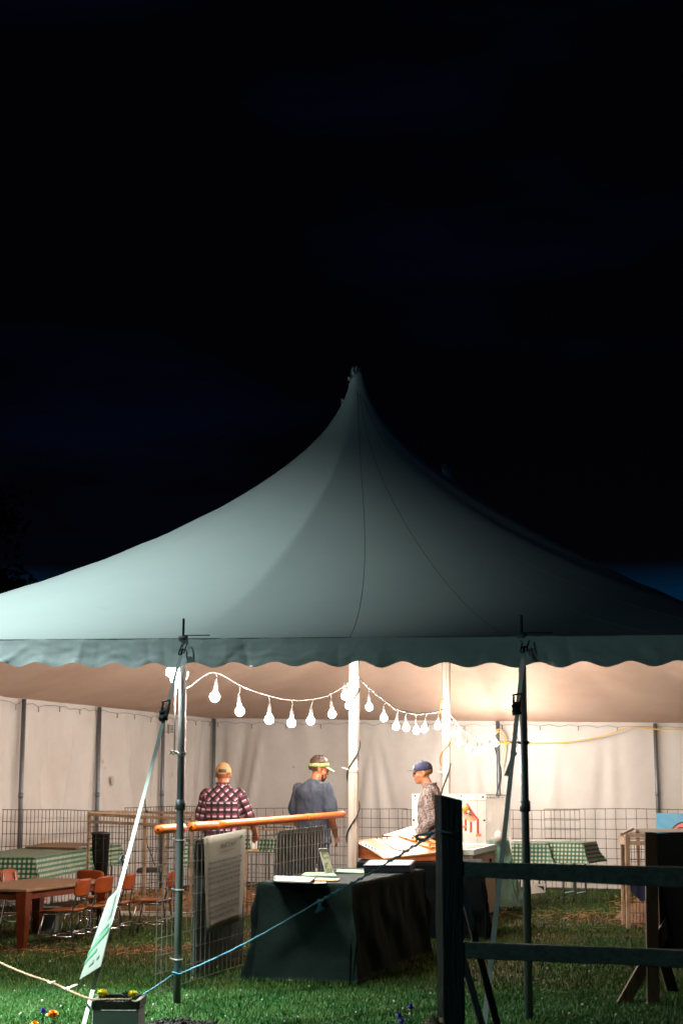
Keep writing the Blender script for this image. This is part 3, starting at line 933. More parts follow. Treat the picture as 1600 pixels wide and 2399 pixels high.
# guy straps with ratchets
def ribbon(pts, w, side, th=0.003):
    mb = MB(); side = Vector(side).normalized()
    for a, b in zip(pts[:-1], pts[1:]):
        mb.bar(a, b, w, th, up=side.cross((Vector(b) - Vector(a)).normalized()))
    return mb
def guy(topp, botp, rat_t, matk, name_lab, w=0.028):
    topp = Vector(topp); botp = Vector(botp)
    d = (botp - topp).normalized(); side = Vector((0.86, -0.50, 0))
    side = (side - d * side.dot(d)).normalized()
    nrm = side.cross(d)
    if nrm.y > 0: nrm = -nrm
    root = ribbon([topp, topp + (botp - topp) * 0.5, botp], w, side).build('guy_strap', M[matk], tent)
    root['label'] = name_lab
    rp = topp + (botp - topp) * rat_t
    m = Matrix((side, d, nrm)).transposed()
    mb = MB()
    for sx in (-1, 1):
        mb.box(rp + side * (sx * 0.022) + nrm * 0.012, (0.004, 0.11, 0.035), m)
        mb.box(rp + side * (sx * 0.026) - d * 0.055 + nrm * 0.02, (0.004, 0.07, 0.022), m)
    mb.tube([rp - side * 0.03 + nrm * 0.02, rp + side * 0.03 + nrm * 0.02], 0.014, 10)
    mb.tube([rp - side * 0.034 - d * 0.09 + nrm * 0.03, rp + side * 0.034 - d * 0.09 + nrm * 0.03], 0.006, 8)
    mb.tube([rp - side * 0.03 + d * 0.05, rp + side * 0.03 + d * 0.05], 0.008, 8)
    mb.box(rp + d * 0.0 + nrm * 0.008, (0.036, 0.075, 0.02), m)
    mb.ell(rp + d * 0.045 + nrm * 0.02, (0.03, 0.028, 0.014), m)
    mb.build('ratchet_buckle', M['pin'], root)
    # hook at the top
    hk = MB()
    pts = []
    for i in range(15):
        a = -0.6 + i * 0.33
        pts.append(topp - d * (0.03) + side * (0.022 * math.cos(a)) - d * (0.03 * math.sin(a)))
    hk.tube(pts, 0.005, 6)
    hk.tube([topp + d * 0.0, topp - d * 0.055], 0.009, 6)
    hk.tube([topp - d * 0.05 + side * 0.022, topp - d * 0.11 + side * 0.03], 0.005, 6)
    hk.tube([topp - d * 0.05 - side * 0.022, topp - d * 0.10 - side * 0.016], 0.005, 6)
    hk.build('strap_hook', M['pin'], root)
    return root, d, side, nrm
LT = W(424, 1535, 11.0); LB = W(192, 2420, 9.3)
gs1, d1, s1, n1 = guy(LT, LB, 0.185, 'strap', 'pale white webbing guy strap at the left front pole')
# extra webbing: doubled run above the ratchet and loose knot
k1 = W(290, 2022, 10.05)
mb = MB(); mb.tube([k1 + Vector((0.0, 0, 0.06)), k1 + Vector((-0.018, -0.02, 0.02)), k1 + Vector((0.015, -0.02, -0.02)), k1 + Vector((-0.01, -0.01, -0.06))], [0.006, 0.017, 0.017, 0.007], 6)
mb.build('strap_knot', M['pin'], gs1, True)
RT = W(1226, 1530, 10.25); RB = W(1132, 2420, 8.5)
gs2, d2_, s2, n2_ = guy(RT, RB, 0.175, 'strap2', 'dark grey green guy strap at the right front pole', 0.030)
tl = W(1202, 1765, 9.8)
mb = ribbon([tl, tl + Vector((-0.012, -0.02, -0.05)), W(1186, 1818, 9.75)], 0.03, (1, 0, 0.2))
mb.ell(tl + Vector((0, -0.01, 0)), (0.022, 0.015, 0.02))
mb.build('strap_tail', M['strap2'], gs2)
mb = ribbon([W(1208, 1690, 10.0), W(1204, 1730, 9.9), W(1200, 1765, 9.8)], 0.012, (1, 0, 0))
mb.build('strap_tail', M['pin'], gs2)

# lashings on the front poles
pL = T(0.34, R0, 0); pR = T(2.77, R0, 0)
mb = MB()
for (z) in (W(415, 1764, 11.1).z, ):
    for k in range(3):
        mb.tube([Vector((pL.x + 0.031 * math.cos(a), pL.y + 0.031 * math.sin(a), z + 0.008 * k - 0.01 + 0.01 * math.sin(a))) for a in np.linspace(0, 6.28, 13)], 0.005, 5)
    mb.tube([Vector((pL.x - 0.02, pL.y - 0.03, z)), Vector((pL.x - 0.06, pL.y - 0.04, z + 0.012)), Vector((pL.x - 0.08, pL.y - 0.04, z - 0.012))], 0.005, 5)
    mb.tube([Vector((pL.x - 0.02, pL.y - 0.03, z)), Vector((pL.x - 0.055, pL.y - 0.04, z - 0.01)), Vector((pL.x - 0.075, pL.y - 0.04, z + 0.02))], 0.005, 5)
mb.build('lashing', M['cordw'], tent)
mb = MB()
zz = W(1228, 1740, 10.39).z
pts = [Vector((pR.x - 0.03, pR.y - 0.02, zz))]
for a in np.linspace(0, 5.4, 18):
    pts.append(Vector((pR.x - 0.06 - 0.018 * math.cos(a), pR.y - 0.04, zz + 0.015 + 0.022 * math.sin(a))))
mb.tube(pts, 0.0028, 5)
mb.tube([Vector((pR.x - 0.03, pR.y - 0.03, zz + 0.01)), Vector((pR.x - 0.06, pR.y - 0.04, zz - 0.035)), Vector((pR.x - 0.085, pR.y - 0.04, zz - 0.005)), Vector((pR.x - 0.095, pR.y - 0.05, zz + 0.01))], 0.0028, 5)
mb.tube([Vector((pR.x - 0.03, pR.y, zz)), Vector((pR.x + 0.03, pR.y - 0.028, zz))], 0.012, 6)
mb.build('lashing', M['cordb'], tent)
# short thin dark bars on the hem beside the pins
for p, s_ in ((pL, 1), (pR, 1)):
    c = (p.xy - P1).dot(cd)
    a = Vector((p.x, p.y, EAVE(c, R0) + 0.032)) + Vector(nf) * 0.02
    b = a + Vector((cd.x, cd.y, 0)) * 0.21 * s_ + Vector((0, 0, -0.004))
    MB().tube([a, b], 0.004, 5).build('pin_bar', M['pin'], tent)

# stains and a repair patch print on walls
def wall_spot(u, v, w, h, key, rot=0, name='wall_stain'):
    # intersect with the back wall or the left wall plane
    d = ray(u, v)
    if u > 497: n = Vector((rd.x, rd.y, 0)); o_ = T(0, R1 - 0.06, 0)
    else: n = Vector((cd.x, cd.y, 0)); o_ = T(-CW + 0.06, 0, 0)
    t = (o_ - CAM).dot(n) / d.dot(n)
    p = CAM + d * t
    sx = Vector((-n.y, n.x, 0)); 
    if sx.x < 0: sx = -sx
    mb = MB()
    vs_ = [p]; 
    K = 12
    for k in range(K):
        a = 2 * math.pi * k / K + rot
        q = 0.7 + 0.5 * rr.random()
        vs_.append(p + sx * (w * math.cos(a) * q) + Vector((0, 0, 1)) * (h * math.sin(a) * q))
    mb.add(vs_, [(0, k + 1, (k + 1) % K + 1) for k in range(K)])
    return mb.build(name, M[key], tent)
M['stainl'] = mat('faint_stain', (0.52, 0.44, 0.37), 0.9)
for (u, v, w, h) in ((242, 1784, .05, .04), (247, 1800, .03, .02), (265, 1830, .06, .09), (688, 1797, .04, .02), (404, 1815, .03, .05), (411, 1725, .02, .02), (400, 1820, .02, .02)):
    wall_spot(u, v, w * 0.9, h * .9, 'stainl')
# small printed label on the left wall
d = ray(403, 1708); n = Vector((cd.x, cd.y, 0)); o_ = T(-CW + 0.08, 0, 0); p = CAM + d * ((o_ - CAM).dot(n) / d.dot(n))
sx = Vector((rd.x, rd.y, 0))
lb = MB().add([p + sx * a + Vector((0, 0, b)) for a, b in ((-.08, -.075), (.08, -.075), (.08, .075), (-.08, .075))], [(0, 1, 2, 3)]).build('wall_label', M['whitebrd'], tent)
mb = MB()
for i in range(6):
    z0 = -0.06 + 0.022 * i
    q = p + Vector((cd.x, cd.y, 0)) * 0.004
    mb.add([q + sx * a + Vector((0, 0, b)) for a, b in ((-.065, z0), (.065, z0), (.065, z0 + .013), (-.065, z0 + .013))], [(0, 1, 2, 3)])
mb.build('label_print', M['dark'], lb)

# ================================================================== string lights
def bulb_at(parent, p, hang_from, first=[None]):
    """bulb: hanging wire + socket (sub-part) + glowing globe"""
    if first[0] is None:
        g_ = MB()
        prof = [(0.004, -0.046)] + [(0.037 * math.cos(R(a)), -0.010 + 0.037 * math.sin(R(a))) for a in (-75, -50, -25, 0, 25, 50)] + [(0.015, 0.030), (0.013, 0.045)]
        g_.lathe((0, 0, 0), prof, 14)
        me_b = bpy.data.meshes.new('bulb'); me_b.from_pydata(g_.v, [], g_.f); me_b.materials.append(M['bulb'])
        me_b.polygons.foreach_set('use_smooth', [True] * len(me_b.polygons))
        s_ = MB(); s_.lathe((0, 0, 0), [(0.015, 0.040), (0.018, 0.055), (0.015, 0.095), (0.007, 0.125), (0.004, 0.13)], 12)
        me_s = bpy.data.meshes.new('socket'); me_s.from_pydata(s_.v, [], s_.f); me_s.materials.append(M['socket'])
        first[0] = (me_b, me_s)
    off = ORG[parent.name]
    b = bpy.data.objects.new('bulb', first[0][0]); COL.objects.link(b); b.parent = parent; b.location = Vector(p) - off; b.rotation_euler = (rr.uniform(-.12, .12), rr.uniform(-.12, .12), 0)
    s_ = bpy.data.objects.new('socket', first[0][1]); COL.objects.link(s_); s_.parent = b
    ORG[b.name] = Vector(p)
    top = Vector(p) + Vector((0, 0, 0.125)); h = Vector(hang_from)
    w_ = MB().tube([top, (top + h) / 2 + Vector((0.006, 0, 0)), h], 0.0035, 5)
    w_.build('drop_wire', M['cordw'], b)
    return b
def catpts(pts, sub=6):
    pts = [Vector(p) for p in pts]; out_ = []
    for i in range(len(pts) - 1):
        p0_ = pts[max(0, i - 1)]; p1_ = pts[i]; p2_ = pts[i + 1]; p3_ = pts[min(len(pts) - 1, i + 2)]
        for k in range(sub):
            t = k / sub
            out_.append(0.5 * ((2 * p1_) + (p2_ - p0_) * t + (2 * p0_ - 5 * p1_ + 4 * p2_ - p3_) * t * t + (3 * p1_ - p0_ - 3 * p2_ + p3_) * t ** 3))
    out_.append(pts[-1])
    return out_
def strand(label, cord_uv, D0, D1, bulbs, twist=None, group='strings of lit bulbs across the tent'):
    us = [u for u, v in cord_uv]
    def Dat(u): 
        k = (u - us[0]) / (us[-1] - us[0]); return D0 + (D1 - D0) * k if D1 < 18 else 1 / ((1 - k) / D0 + k / D1)
    def Dat2(u):
        k = (u - us[0]) / (us[-1] - us[0]); return 1 / ((1 - k) / D0 + k / D1)
    pts = [W(u, v, Dat2(u)) for u, v in cord_uv]
    root = thing('string_lights', label, 'string lights', tuple(pts[0]), 0, group)
    cp_ = catpts(pts)
    MB().tube(cp_, 0.0036, 6).build('cord', M['cordw'], root, True)
    if twist:
        L = len(cp_); tw = []
        for i in range((L - 1) * 6 + 1):
            k = i / 6; j = min(L - 2, int(k)); p = cp_[j].lerp(cp_[j + 1], k - j)
            a = i * 0.75
            tw.append(p + Vector((0.0, math.cos(a), math.sin(a))) * 0.011)
        MB().tube(tw, 0.0045, 5).build('twisted_cable', M[twist], root, True)
    for (u, v, hu, hv) in bulbs:
        D = Dat2(hu)
        bulb_at(root, W(u, v, D), W(hu, hv, D))
    return root
strand('nearest string of lit white bulbs from the left front pole to the first centre pole',
       [(424, 1600), (440, 1612), (500, 1575), (567, 1608), (627, 1629), (682, 1640), (731, 1638), (777, 1625), (837, 1586)], 11.25, 16.4,
       [(504, 1630, 501, 1576), (562, 1664, 567, 1608), (631, 1683, 627, 1629), (683, 1691, 682, 1640), (728, 1686, 731, 1638), (778, 1671, 777, 1625), (808, 1628, 806, 1610), (817, 1651, 820, 1600)])
strand('middle string of lit bulbs wrapped with black cable between the two centre poles',
       [(841, 1587), (867, 1615), (904, 1644), (928, 1662), (953, 1668), (974, 1673), (998, 1671), (1025, 1667), (1050, 1655)], 16.4, 20.4,
       [(865, 1655, 866, 1616), (899, 1680, 903, 1644), (928, 1700, 929, 1662), (951, 1703, 953, 1668), (975, 1710, 974, 1673), (994, 1706, 997, 1671), (1025, 1700, 1026, 1667), (1047, 1689, 1047, 1657)], 'cordb')
strand('farthest string of lit bulbs from the second centre pole to the back wall',
       [(1055, 1675), (1077, 1703), (1100, 1721), (1117, 1729), (1132, 1734), (1151, 1727), (1168, 1713)], 20.4, 25.2,
       [(1065, 1718, 1066, 1690), (1076, 1738, 1078, 1703), (1097, 1753, 1098, 1720), (1116, 1761, 1116, 1729), (1130, 1759, 1131, 1734), (1148, 1751, 1149, 1728), (1161, 1741, 1160, 1719)], 'cordw')
# cluster lamp at left front pole
p = W(412, 1588, 11.22)
cl = thing('pole_lamp_cluster', 'bright cluster of three bulbs tied behind the left front pole', 'lamp', tuple(p))
for dx, dz in ((0, 0.0), (-0.03, 0.05), (0.035, 0.035)):
    bulb_at(cl, p + Vector((dx, dx * .7, dz)), p + Vector((0.03, 0, 0.24)))
MB().tube(catpts([p + Vector((0.03, 0, 0.2)), p + Vector((0.005, 0, 0.0)), p + Vector((0.01, 0, -0.06)), p + Vector((0.04, -0.0, -0.075)), p + Vector((0.085, -0.05, -0.02)), p + Vector((0.09, 0.02, 0.04))]), 0.007, 6).build('cord', M['cordw'], cl, True)
MB().tube([p + Vector((-0.002, 0.02, -0.02)), p + Vector((0.0, 0.0, -0.25)), p + Vector((0.005, -0.03, -0.53))], 0.006, 5).build('hanging_cord', M['cordw'], cl, True)

# cables round the poles
def spiral(name, label, base, top, z0, z1, turns, rad, key, cat='cable', ph=0, r=0.007):
    pts = []
    n = int(turns * 16)
    for i in range(n + 1):
        t = i / n; z = z0 + (z1 - z0) * t
        q = base + (top - base) * ((z - base.z) / (top.z - base.z))
        a = ph + turns * 2 * math.pi * t
        pts.append(q + Vector((math.cos(a), math.sin(a), 0)) * rad)
    return tag(MB().tube(pts, r, 6).build(name, M[key], None, True), label, cat)
b_, t_ = cpoles[0]
spiral('power_cable', 'black power cable winding round the first centre pole', b_, t_, 0.85, 2.5, 2.6, 0.066, 'cordb', ph=2.0, r=0.008)
b2, t2 = cpoles[1]
spiral('extension_cord', 'orange extension cord hanging round the second centre pole', b2, t2, 1.75, 2.62, 1.3, 0.075, 'cordo', ph=2.4, r=0.009)
spiral('power_cable', 'dark cable trailing down the second centre pole', b2, t2, 0.9, 1.78, 0.8, 0.070, 'cordb', ph=0.8, r=0.008)
pb = T(-0.46, R1 - 0.08, 0)
spiral('power_cable', 'dark cable winding round the back pole at the lights', Vector((pb.x, pb.y, gz(pb.y))), Vector((pb.x, pb.y, 2.28)), 1.0, 2.15, 1.3, 0.045, 'cordb', ph=1.2, r=0.009)
ya = W(1168, 1712, 25.7)
yc = [W(u, v, D) for u, v, D in ((1168, 1738, 25.75), (1200, 1741, 25.6), (1260, 1742, 25.5), (1330, 1739, 25.3), (1400, 1727, 25.1), (1440, 1715, 25.0), (1465, 1706, 24.95), (1490, 1704, 24.9), (1530, 1708, 24.8), (1570, 1709, 24.7), (1640, 1708, 24.5), (1750, 1712, 24.2))]
tag(MB().tube(catpts(yc), 0.010, 6).build('yellow_cable', M['cordy'], None, True), 'yellow extension cable strung along the back wall', 'cable')
tag(MB().tube(catpts([ya + Vector((0.03, -.05, 0.03)), ya + Vector((-0.05, -.06, 0.0)), ya + Vector((0.06, -.05, -0.06)), ya + Vector((0.1, -.03, -0.2)), ya + Vector((0.04, -.04, -0.55))]), 0.009, 6).build('yellow_cable', M['cordy'], None, True),
    'short yellow cable loop tied at the back pole', 'cable')

# ================================================================== wire mesh panels
def panel(label, A, B, zb0, zb1, H0, H1, sx=0.1, rows=9, rad=0.0028, key='wire', group=None, name='wire_panel', frame=True):
    A = Vector(A); B = Vector(B)
    root = thing(name, label, 'wire panel', (A.x, A.y, zb0), 0, group)
    L = (B - A).xy.length; n = max(2, int(round(L / sx)))
    mv = MB(); mh = MB(); dn = Vector((-(B - A).y, (B - A).x, 0)).normalized() * rad * 2
    for i in range(n + 1):
        t = i / n; p = A + (B - A) * t; zb = zb0 + (zb1 - zb0) * t; H = H0 + (H1 - H0) * t
        mv.tube([Vector((p.x, p.y, zb + 0.03)), Vector((p.x, p.y, zb + H))], rad, 5)
    for j in range(rows):
        k = j / (rows - 1)
        ps = []
        for i in range(9):
            t = i / 8; p = A + (B - A) * t; zb = zb0 + (zb1 - zb0) * t; H = H0 + (H1 - H0) * t
            sag = 0.006 * math.sin(9 * t + j * 1.3)
            ps.append(Vector((p.x, p.y, zb + 0.03 + (H - 0.03) * k + sag)) + dn)
        mh.tube(ps, rad * (1.25 if j in (0, rows - 1) else 1), 5)
    a = mv.build('upright_wires', M[key], root); b = mh.build('cross_wires', M[key], root)
    a['kind'] = 'stuff'; b['kind'] = 'stuff'
    return root
# foreground panel
NA = W(372, 1944, 11.6); NB = W(803, 1908, 16.45)
FPz0, FPz1 = 0.0, 0.0
fp = panel('galvanised wire stock panel with orange foam along its top edge', (NA.x, NA.y, 0), (NB.x, NB.y, 0), 0, gz(NB.y), NA.z, NB.z - gz(NB.y), 0.1, 10, 0.0034)
def on_panel(u, z=None, off=0.0):
    """point on the panel plane seen at column u"""
    k = (u - U0) / F
    A, B = NA, NB
    # X = k * Yc ; Yc ~ Y*cp + (z-1.5)*sp
    lo, hi = -0.2, 1.3
    for _ in range(50):
        m = (lo + hi) / 2
        p = A + (B - A) * m
        zz_ = p.z if z is None else z
        depth = p.y * CP + (zz_ - 1.5) * SP
        uu = U0 + F * p.x / depth
        if uu < u: lo = m
        else: hi = m
    p = A + (B - A) * m
    if z is not None: p = Vector((p.x, p.y, z))
    dn = Vector((-(B - A).y, (B - A).x, 0)).normalized()   # points left/away
    return p - dn * off
def noodle(u0, u1, r0, label, seed):
    a = on_panel(u0); b = on_panel(u1)
    pts = []
    for i in range(13):
        t = i / 12
        p = a.lerp(b, t) + Vector((0, 0, 0.0015 * math.sin(t * 4 + seed)))
        pts.append(p)
    root = tag(MB().tube(pts, r0, 16).build('foam_noodle', M['foam'], None, True), label, 'foam tube', 'orange foam tubes along the wire panel')
    me_ = root.data
    d = (b - a).normalized()
    # dark hole at the near end
    o = ORG[root.name]
    h = MB(); h.tube([a - d * 0.001, a - d * 0.003], r0 * 0.30, 10)
    h.build('hollow_core', M['redwood'], root)
    return root
noodle(371, 428, 0.034, 'short orange foam tube on the wire panel behind the left pole', 0)
noodle(449, 505, 0.036, 'stubby orange foam tube with its open end facing, right of the left pole', 1)
noodle(506, 715, 0.033, 'longest orange foam tube along the wire panel behind the men', 2)
noodle(716, 803, 0.034, 'far orange foam tube on the wire panel next to the first centre pole', 3)
dnp = Vector((-(NB - NA).y, (NB - NA).x, 0)).normalized()
# cable ties holding the panel to pole
mb = MB()
for v in (1969, 2085, 2248):
    z = W(418, v, 11.1).z
    mb.tube([Vector((pL.x + 0.032 * math.cos(a), pL.y + 0.032 * math.sin(a), z)) for a in np.linspace(0, 6.28, 13)], 0.006, 5)
    mb.tube([Vector((pL.x - 0.02, pL.y - 0.025, z)), Vector((pL.x - 0.05, pL.y - 0.03, z + 0.012))], 0.005, 5)
mb.build('cable_tie', M['socket'], tent)

# sign on the panel
def quad_pts(uvs, off):
    return [on_panel(u, None, off) for u in uvs]
def panel_point(u, v, off=0.0):
    d = ray(u, v); n = dnp; o_ = NA - n * off
    return CAM + d * ((o_ - CAM).dot(n) / d.dot(n))
S_TL, S_TR, S_BR, S_BL = panel_point(478, 1961, .03), panel_point(577, 1942, .03), panel_point(566, 2154, .03), panel_point(482, 2188, .03)
sg = thing('poster_sign', 'beige printed poster hung on the near side of the wire panel', 'sign', tuple(S_BL))
ex = (S_TR - S_TL); 
rows_ = []
for j in range(13):
    t = j / 12; row = []
    for i in range(9):
        s = i / 8
        p = (S_TL.lerp(S_TR, s)).lerp(S_BL.lerp(S_BR, s), t)
        p = p - dnp * (0.004 * math.sin(s * 5 + t * 3) + (0.012 * math.exp(-((1 - t) ** 2 + s ** 2) * 12)))
        row.append(p)
    rows_.append(row)
o = MB().quadgrid(rows_).build('paper_sheet', M['paperbei'], sg, True)
md = o.modifiers.new('thick', 'SOLIDIFY'); md.thickness = 0.003; md.offset = 0
def text_faces(body, size, align='LEFT', space=1.0):
    c = bpy.data.curves.new('t', 'FONT'); c.body = body; c.size = size; c.align_x = align; c.resolution_u = 1; c.space_character = space; c.offset = 0.018 * size
    o = bpy.data.objects.new('t', c); COL.objects.link(o)
    dg = bpy.context.evaluated_depsgraph_get()
    me = bpy.data.meshes.new_from_object(o.evaluated_get(dg), depsgraph=dg)
    vs = [v.co.copy() for v in me.vertices]; fs = [tuple(p.vertices) for p in me.polygons]
    bpy.data.objects.remove(o); bpy.data.curves.remove(c); bpy.data.meshes.remove(me)
    return vs, fs
def sign_pt(s, t, off=0.004):
    p = (S_TL.lerp(S_TR, s)).lerp(S_BL.lerp(S_BR, s), t)
    return p - dnp * (0.004 * math.sin(s * 5 + t * 3) + (0.012 * math.exp(-((1 - t) ** 2 + s ** 2) * 12)) + off)
def put_text(mb, body, s0, s1, t0, h):
    vs, fs = text_faces(body, 1.0)
    xs_ = [v.x for v in vs]; w = max(xs_) - min(xs_); x0 = min(xs_)
    mb.add([sign_pt(s0 + (v.x - x0) / w * (s1 - s0), t0 - v.y * h) for v in vs], fs)
mb = MB(); put_text(mb, 'WHAT IS 4-H ?', 0.36, 0.76, 0.155, 0.072)
mb.build('title_lettering', M['ink'], sg)
mb = MB(); mb.quadgrid([[sign_pt(s, t) for s in np.linspace(0.33, 0.74, 9)] for t in (0.187, 0.194)]); mb.build('title_underline', M['redwood'], sg)
lines = [('• 4-H provides informal education for boys and girls 5-19 who', 0.07, 0.93, 0.300), ('want to learn new and fun skills through hands-on projects and', 0.07, 0.92, 0.352),
         ('activities with caring adults and other members of their own clubs', 0.07, 0.88, 0.404), ('in science, cooking, sewing, gardening, photography, animals and', 0.07, 0.88, 0.456),
         ('wildlife, crafts, camping, woodworking, energy, arts & leisure', 0.06, 0.90, 0.508),
         ('• 4-H clubs meet from fall to early summer in the evenings and on', 0.06, 0.89, 0.577), ('the weekends in club leaders homes, at the farm and our offices', 0.06, 0.90, 0.629),
         ('and at 4-H Camps. Clubs are made up of boys and girls, 5-19', 0.06, 0.89, 0.681),
         ('• 4-H is part of the youth development program of the Cooperative', 0.06, 0.88, 0.762), ('Extension in every county of the state. For more information', 0.06, 0.87, 0.812),
         ('Community members are welcome to call or visit the 4-H office', 0.06, 0.74, 0.866)]
for b_t, s0, s1_, t0 in lines:
    mb = MB(); put_text(mb, b_t, s0, s1_, t0, 0.046); mb.build('text_line', M['ink'], sg)
mb = MB()
for dx, dy in ((-.018, -.008), (.018, -.008), (-.018, .010), (.018, .010)):
    K = 10
    pts = [sign_pt(0.885 + dx + 0.017 * math.cos(2 * math.pi * k / K), 0.07 + dy + 0.0095 * math.sin(2 * math.pi * k / K)) for k in range(K)]
    mb.add(pts, [tuple(range(K))])
mb.bar(sign_pt(.885, .07), sign_pt(.892, .10), 0.003, 0.001, up=dnp)
mb.build('clover_emblem', M['inkgreen'], sg)

# grey board behind the panel under the poster
def slab(name, label, cat, corners, th, key, bev=0.004, grp=None, nrm=None):
    c = [Vector(p) for p in corners]
    n = (c[1] - c[0]).cross(c[3] - c[0]).normalized() if nrm is None else Vector(nrm)
    mb = MB(); mb.add(c + [p + n * th for p in c], [(0, 1, 2, 3), (7, 6, 5, 4), (0, 4, 5, 1), (1, 5, 6, 2), (2, 6, 7, 3), (3, 7, 4, 0)])
    o = mb.build(name, M[key], None, False, bev)
    return tag(o, label, cat, grp)
o = -0.06
slab('display_board', 'grey green display board standing behind the wire panel, under the poster', 'board',
     [panel_point(461, 1968, o), panel_point(574, 1946, o), panel_point(569, 2238, o), panel_point(455, 2284, o)], 0.02, 'backboard', 0.004, None, dnp)
slab('display_board', 'pale grey green board leaning behind the panel beside the green table', 'board',
     [panel_point(655, 1946, o), panel_point(757, 1934, o), panel_point(752, 2072, o), panel_point(642, 2092, o)], 0.02, 'backboard', 0.004, None, dnp)

# far wire fences along walls
def tp(c, r): 
    p = T(c, r, 0); return p
def wpanel(label, A, B, H, grp, rows=9, sx=0.1):
    return panel(label, A, B, gz(A.y), gz(B.y), H, H, sx, rows, 0.0042, 'wired', grp, 'fence_panel')
grp = 'wire fence panels along the tent walls'
a = tp(-5.0, 1.6); b = tp(-5.0, 5.25)
wpanel('wire fence panel along the left wall nearest the camera', a, b, 1.24, grp)
wpanel('wire fence panel along the left wall ending in the corner', tp(-4.96, 5.05), tp(-4.96, 9.35), 1.29, grp)
wpanel('wire fence panel along the back wall behind the plaid shirt man', tp(-4.96, 9.3), tp(-1.9, 9.3), 1.25, grp, sx=0.15)
wpanel('wire fence panel along the back wall between the two centre poles', tp(-2.0, 9.36), tp(0.9, 9.36), 1.24, grp, 9, 0.15)
wpanel('wire fence panel along the back wall above the gingham tables', tp(0.35, 9.3), tp(3.4, 9.3), 1.26, grp, 9, 0.16)
wpanel('wire fence panel at the far right end of the back wall', tp(3.3, 9.34), tp(5.3, 9.34), 1.22, grp, 9, 0.16)

# ================================================================== tables and cloths
def cloth_mesh(org, ex, ey, L, Wd, z, drop, wav=0.02, flare=0.10, n=0.045, seed=0, uvs=1.0, pud=0.0, ripples=9.0):
    """cloth over a rectangular top: org corner, ex/ey unit axes"""
    ex = Vector(ex).normalized(); ey = Vector(ey).normalized()
    org = Vector(org)
    na = int((L + 2 * drop) / n); nb = int((Wd + 2 * drop) / n)
    # make sure grid lines fall on the edges
    def axis(Lx):
        nd = max(3, int(drop / n)); ni = max(3, int(Lx / n))
        a_ = [-drop + drop * i / nd for i in range(nd)] + [Lx * i / ni for i in range(ni)] + [Lx + drop * i / nd for i in range(nd + 1)]
        return a_
    A_, B_ = axis(L), axis(Wd)
    P_, U_ = [], []
    for b in B_:
        row = []; ur = []
        for a in A_:
            oa = -a if a < 0 else (a - L if a > L else 0); ob = -b if b < 0 else (b - Wd if b > Wd else 0)
            ca = min(L, max(0, a)); cb = min(Wd, max(0, b))
            d = max(oa, ob)
            sa = -1 if a < 0 else 1; sb = -1 if b < 0 else 1
            per = a + b * 1.0
            q = mn.noise(Vector((a * ripples * .45, b * ripples * .45, seed)))
            rip = wav * q * min(1, d / 0.15) + wav * 0.6 * math.sin(per * ripples + 3 * q) * min(1, d / 0.3)
            wa = (oa / d) if d > 0 else 0; wb = (ob / d) if d > 0 else 0
            outw = flare * (d / max(drop, 1e-3)) * (d / max(drop, .001)) * 1.0 + rip + (0.006 if d > 0 else 0)
            # corner flap folds back diagonally
            if oa > 0 and ob > 0:
                m_ = min(oa, ob) / d
                outw += 0.05 * m_ * (d / drop)
            zz_ = z - d + (0.004 * mn.noise(Vector((a * 5, b * 5, seed + 2))) if d == 0 else 0)
            g0 = gz((org + ex * ca + ey * cb).y) + 0.012
            if zz_ < g0 + 0.0:
                zz_ = g0 + 0.012 * abs(q); outw += pud
            row.append(org + ex * (ca + sa * wa * outw) + ey * (cb + sb * wb * outw) + Vector((0, 0, zz_)))
            ur.append((a * uvs, b * uvs))
        P_.append(row); U_.append(ur)
    mb = MB(); mb.quadgrid(P_, U_)
    return mb
def folding_table(label, org, ex, ey, L, Wd, z, grp=None, topkey='dark'):
    ex = Vector(ex).normalized(); ey = Vector(ey).normalized(); org = Vector(org)
    c = org + ex * L / 2 + ey * Wd / 2
    g0 = gz(c.y)
    root = thing('folding_table', label, 'table', (c.x, c.y, g0), 0, grp)
    m = Matrix((ex, ey, Vector((0, 0, 1)))).transposed()
    MB().box((c.x, c.y, z - 0.02), (L - 0.02, Wd - 0.02, 0.035), m).build('tabletop', M[topkey], root)
    for a in (0.15, L - 0.15):
        for b in (0.08, Wd - 0.08):
            p = org + ex * a + ey * b
            MB().tube([Vector((p.x, p.y, z - 0.04)), Vector((p.x, p.y, g0))], 0.013, 8).build('leg', M['chrome'], root)
        p = org + ex * a + ey * 0.08; q = org + ex * a + ey * (Wd - .08)
        MB().tube([Vector((p.x, p.y, g0 + .15)), Vector((q.x, q.y, g0 + .15))], 0.010, 8).build('crossbar', M['chrome'], root)
    return root
# dark green table in front
Z1 = 0.745
A1 = WZ(598, 2068, Z1); B1 = WZ(822, 2072, Z1); C1 = WZ(993, 2037, Z1)
eL = (C1 - B1).xy; eW = (A1 - B1).xy
eL3 = Vector((eL.x, eL.y, 0)); 
eW3 = Vector((-eL3.y, eL3.x, 0)).normalized()
Lg = eL3.length; Wg = 0.76
folding_table('folding table hidden under the dark green cloth', (B1.x, B1.y, 0), eL3, eW3, Lg, Wg, Z1)
gt = cloth_mesh((B1.x, B1.y, 0), eL3, eW3, Lg, Wg, Z1 + 0.004, 0.79, 0.024, 0.03, 0.03, 2.0, 1, 0.03, 8.0)
tag(gt.build('tablecloth', M['greentc'], None, True), 'dark green cloth reaching the grass on the front table', 'tablecloth')
ORGc = Vector((B1.x, B1.y, 0)); exg = eL3.normalized(); eyg = eW3
def gtp(u, v): return WZ(u, v, Z1 + 0.008)
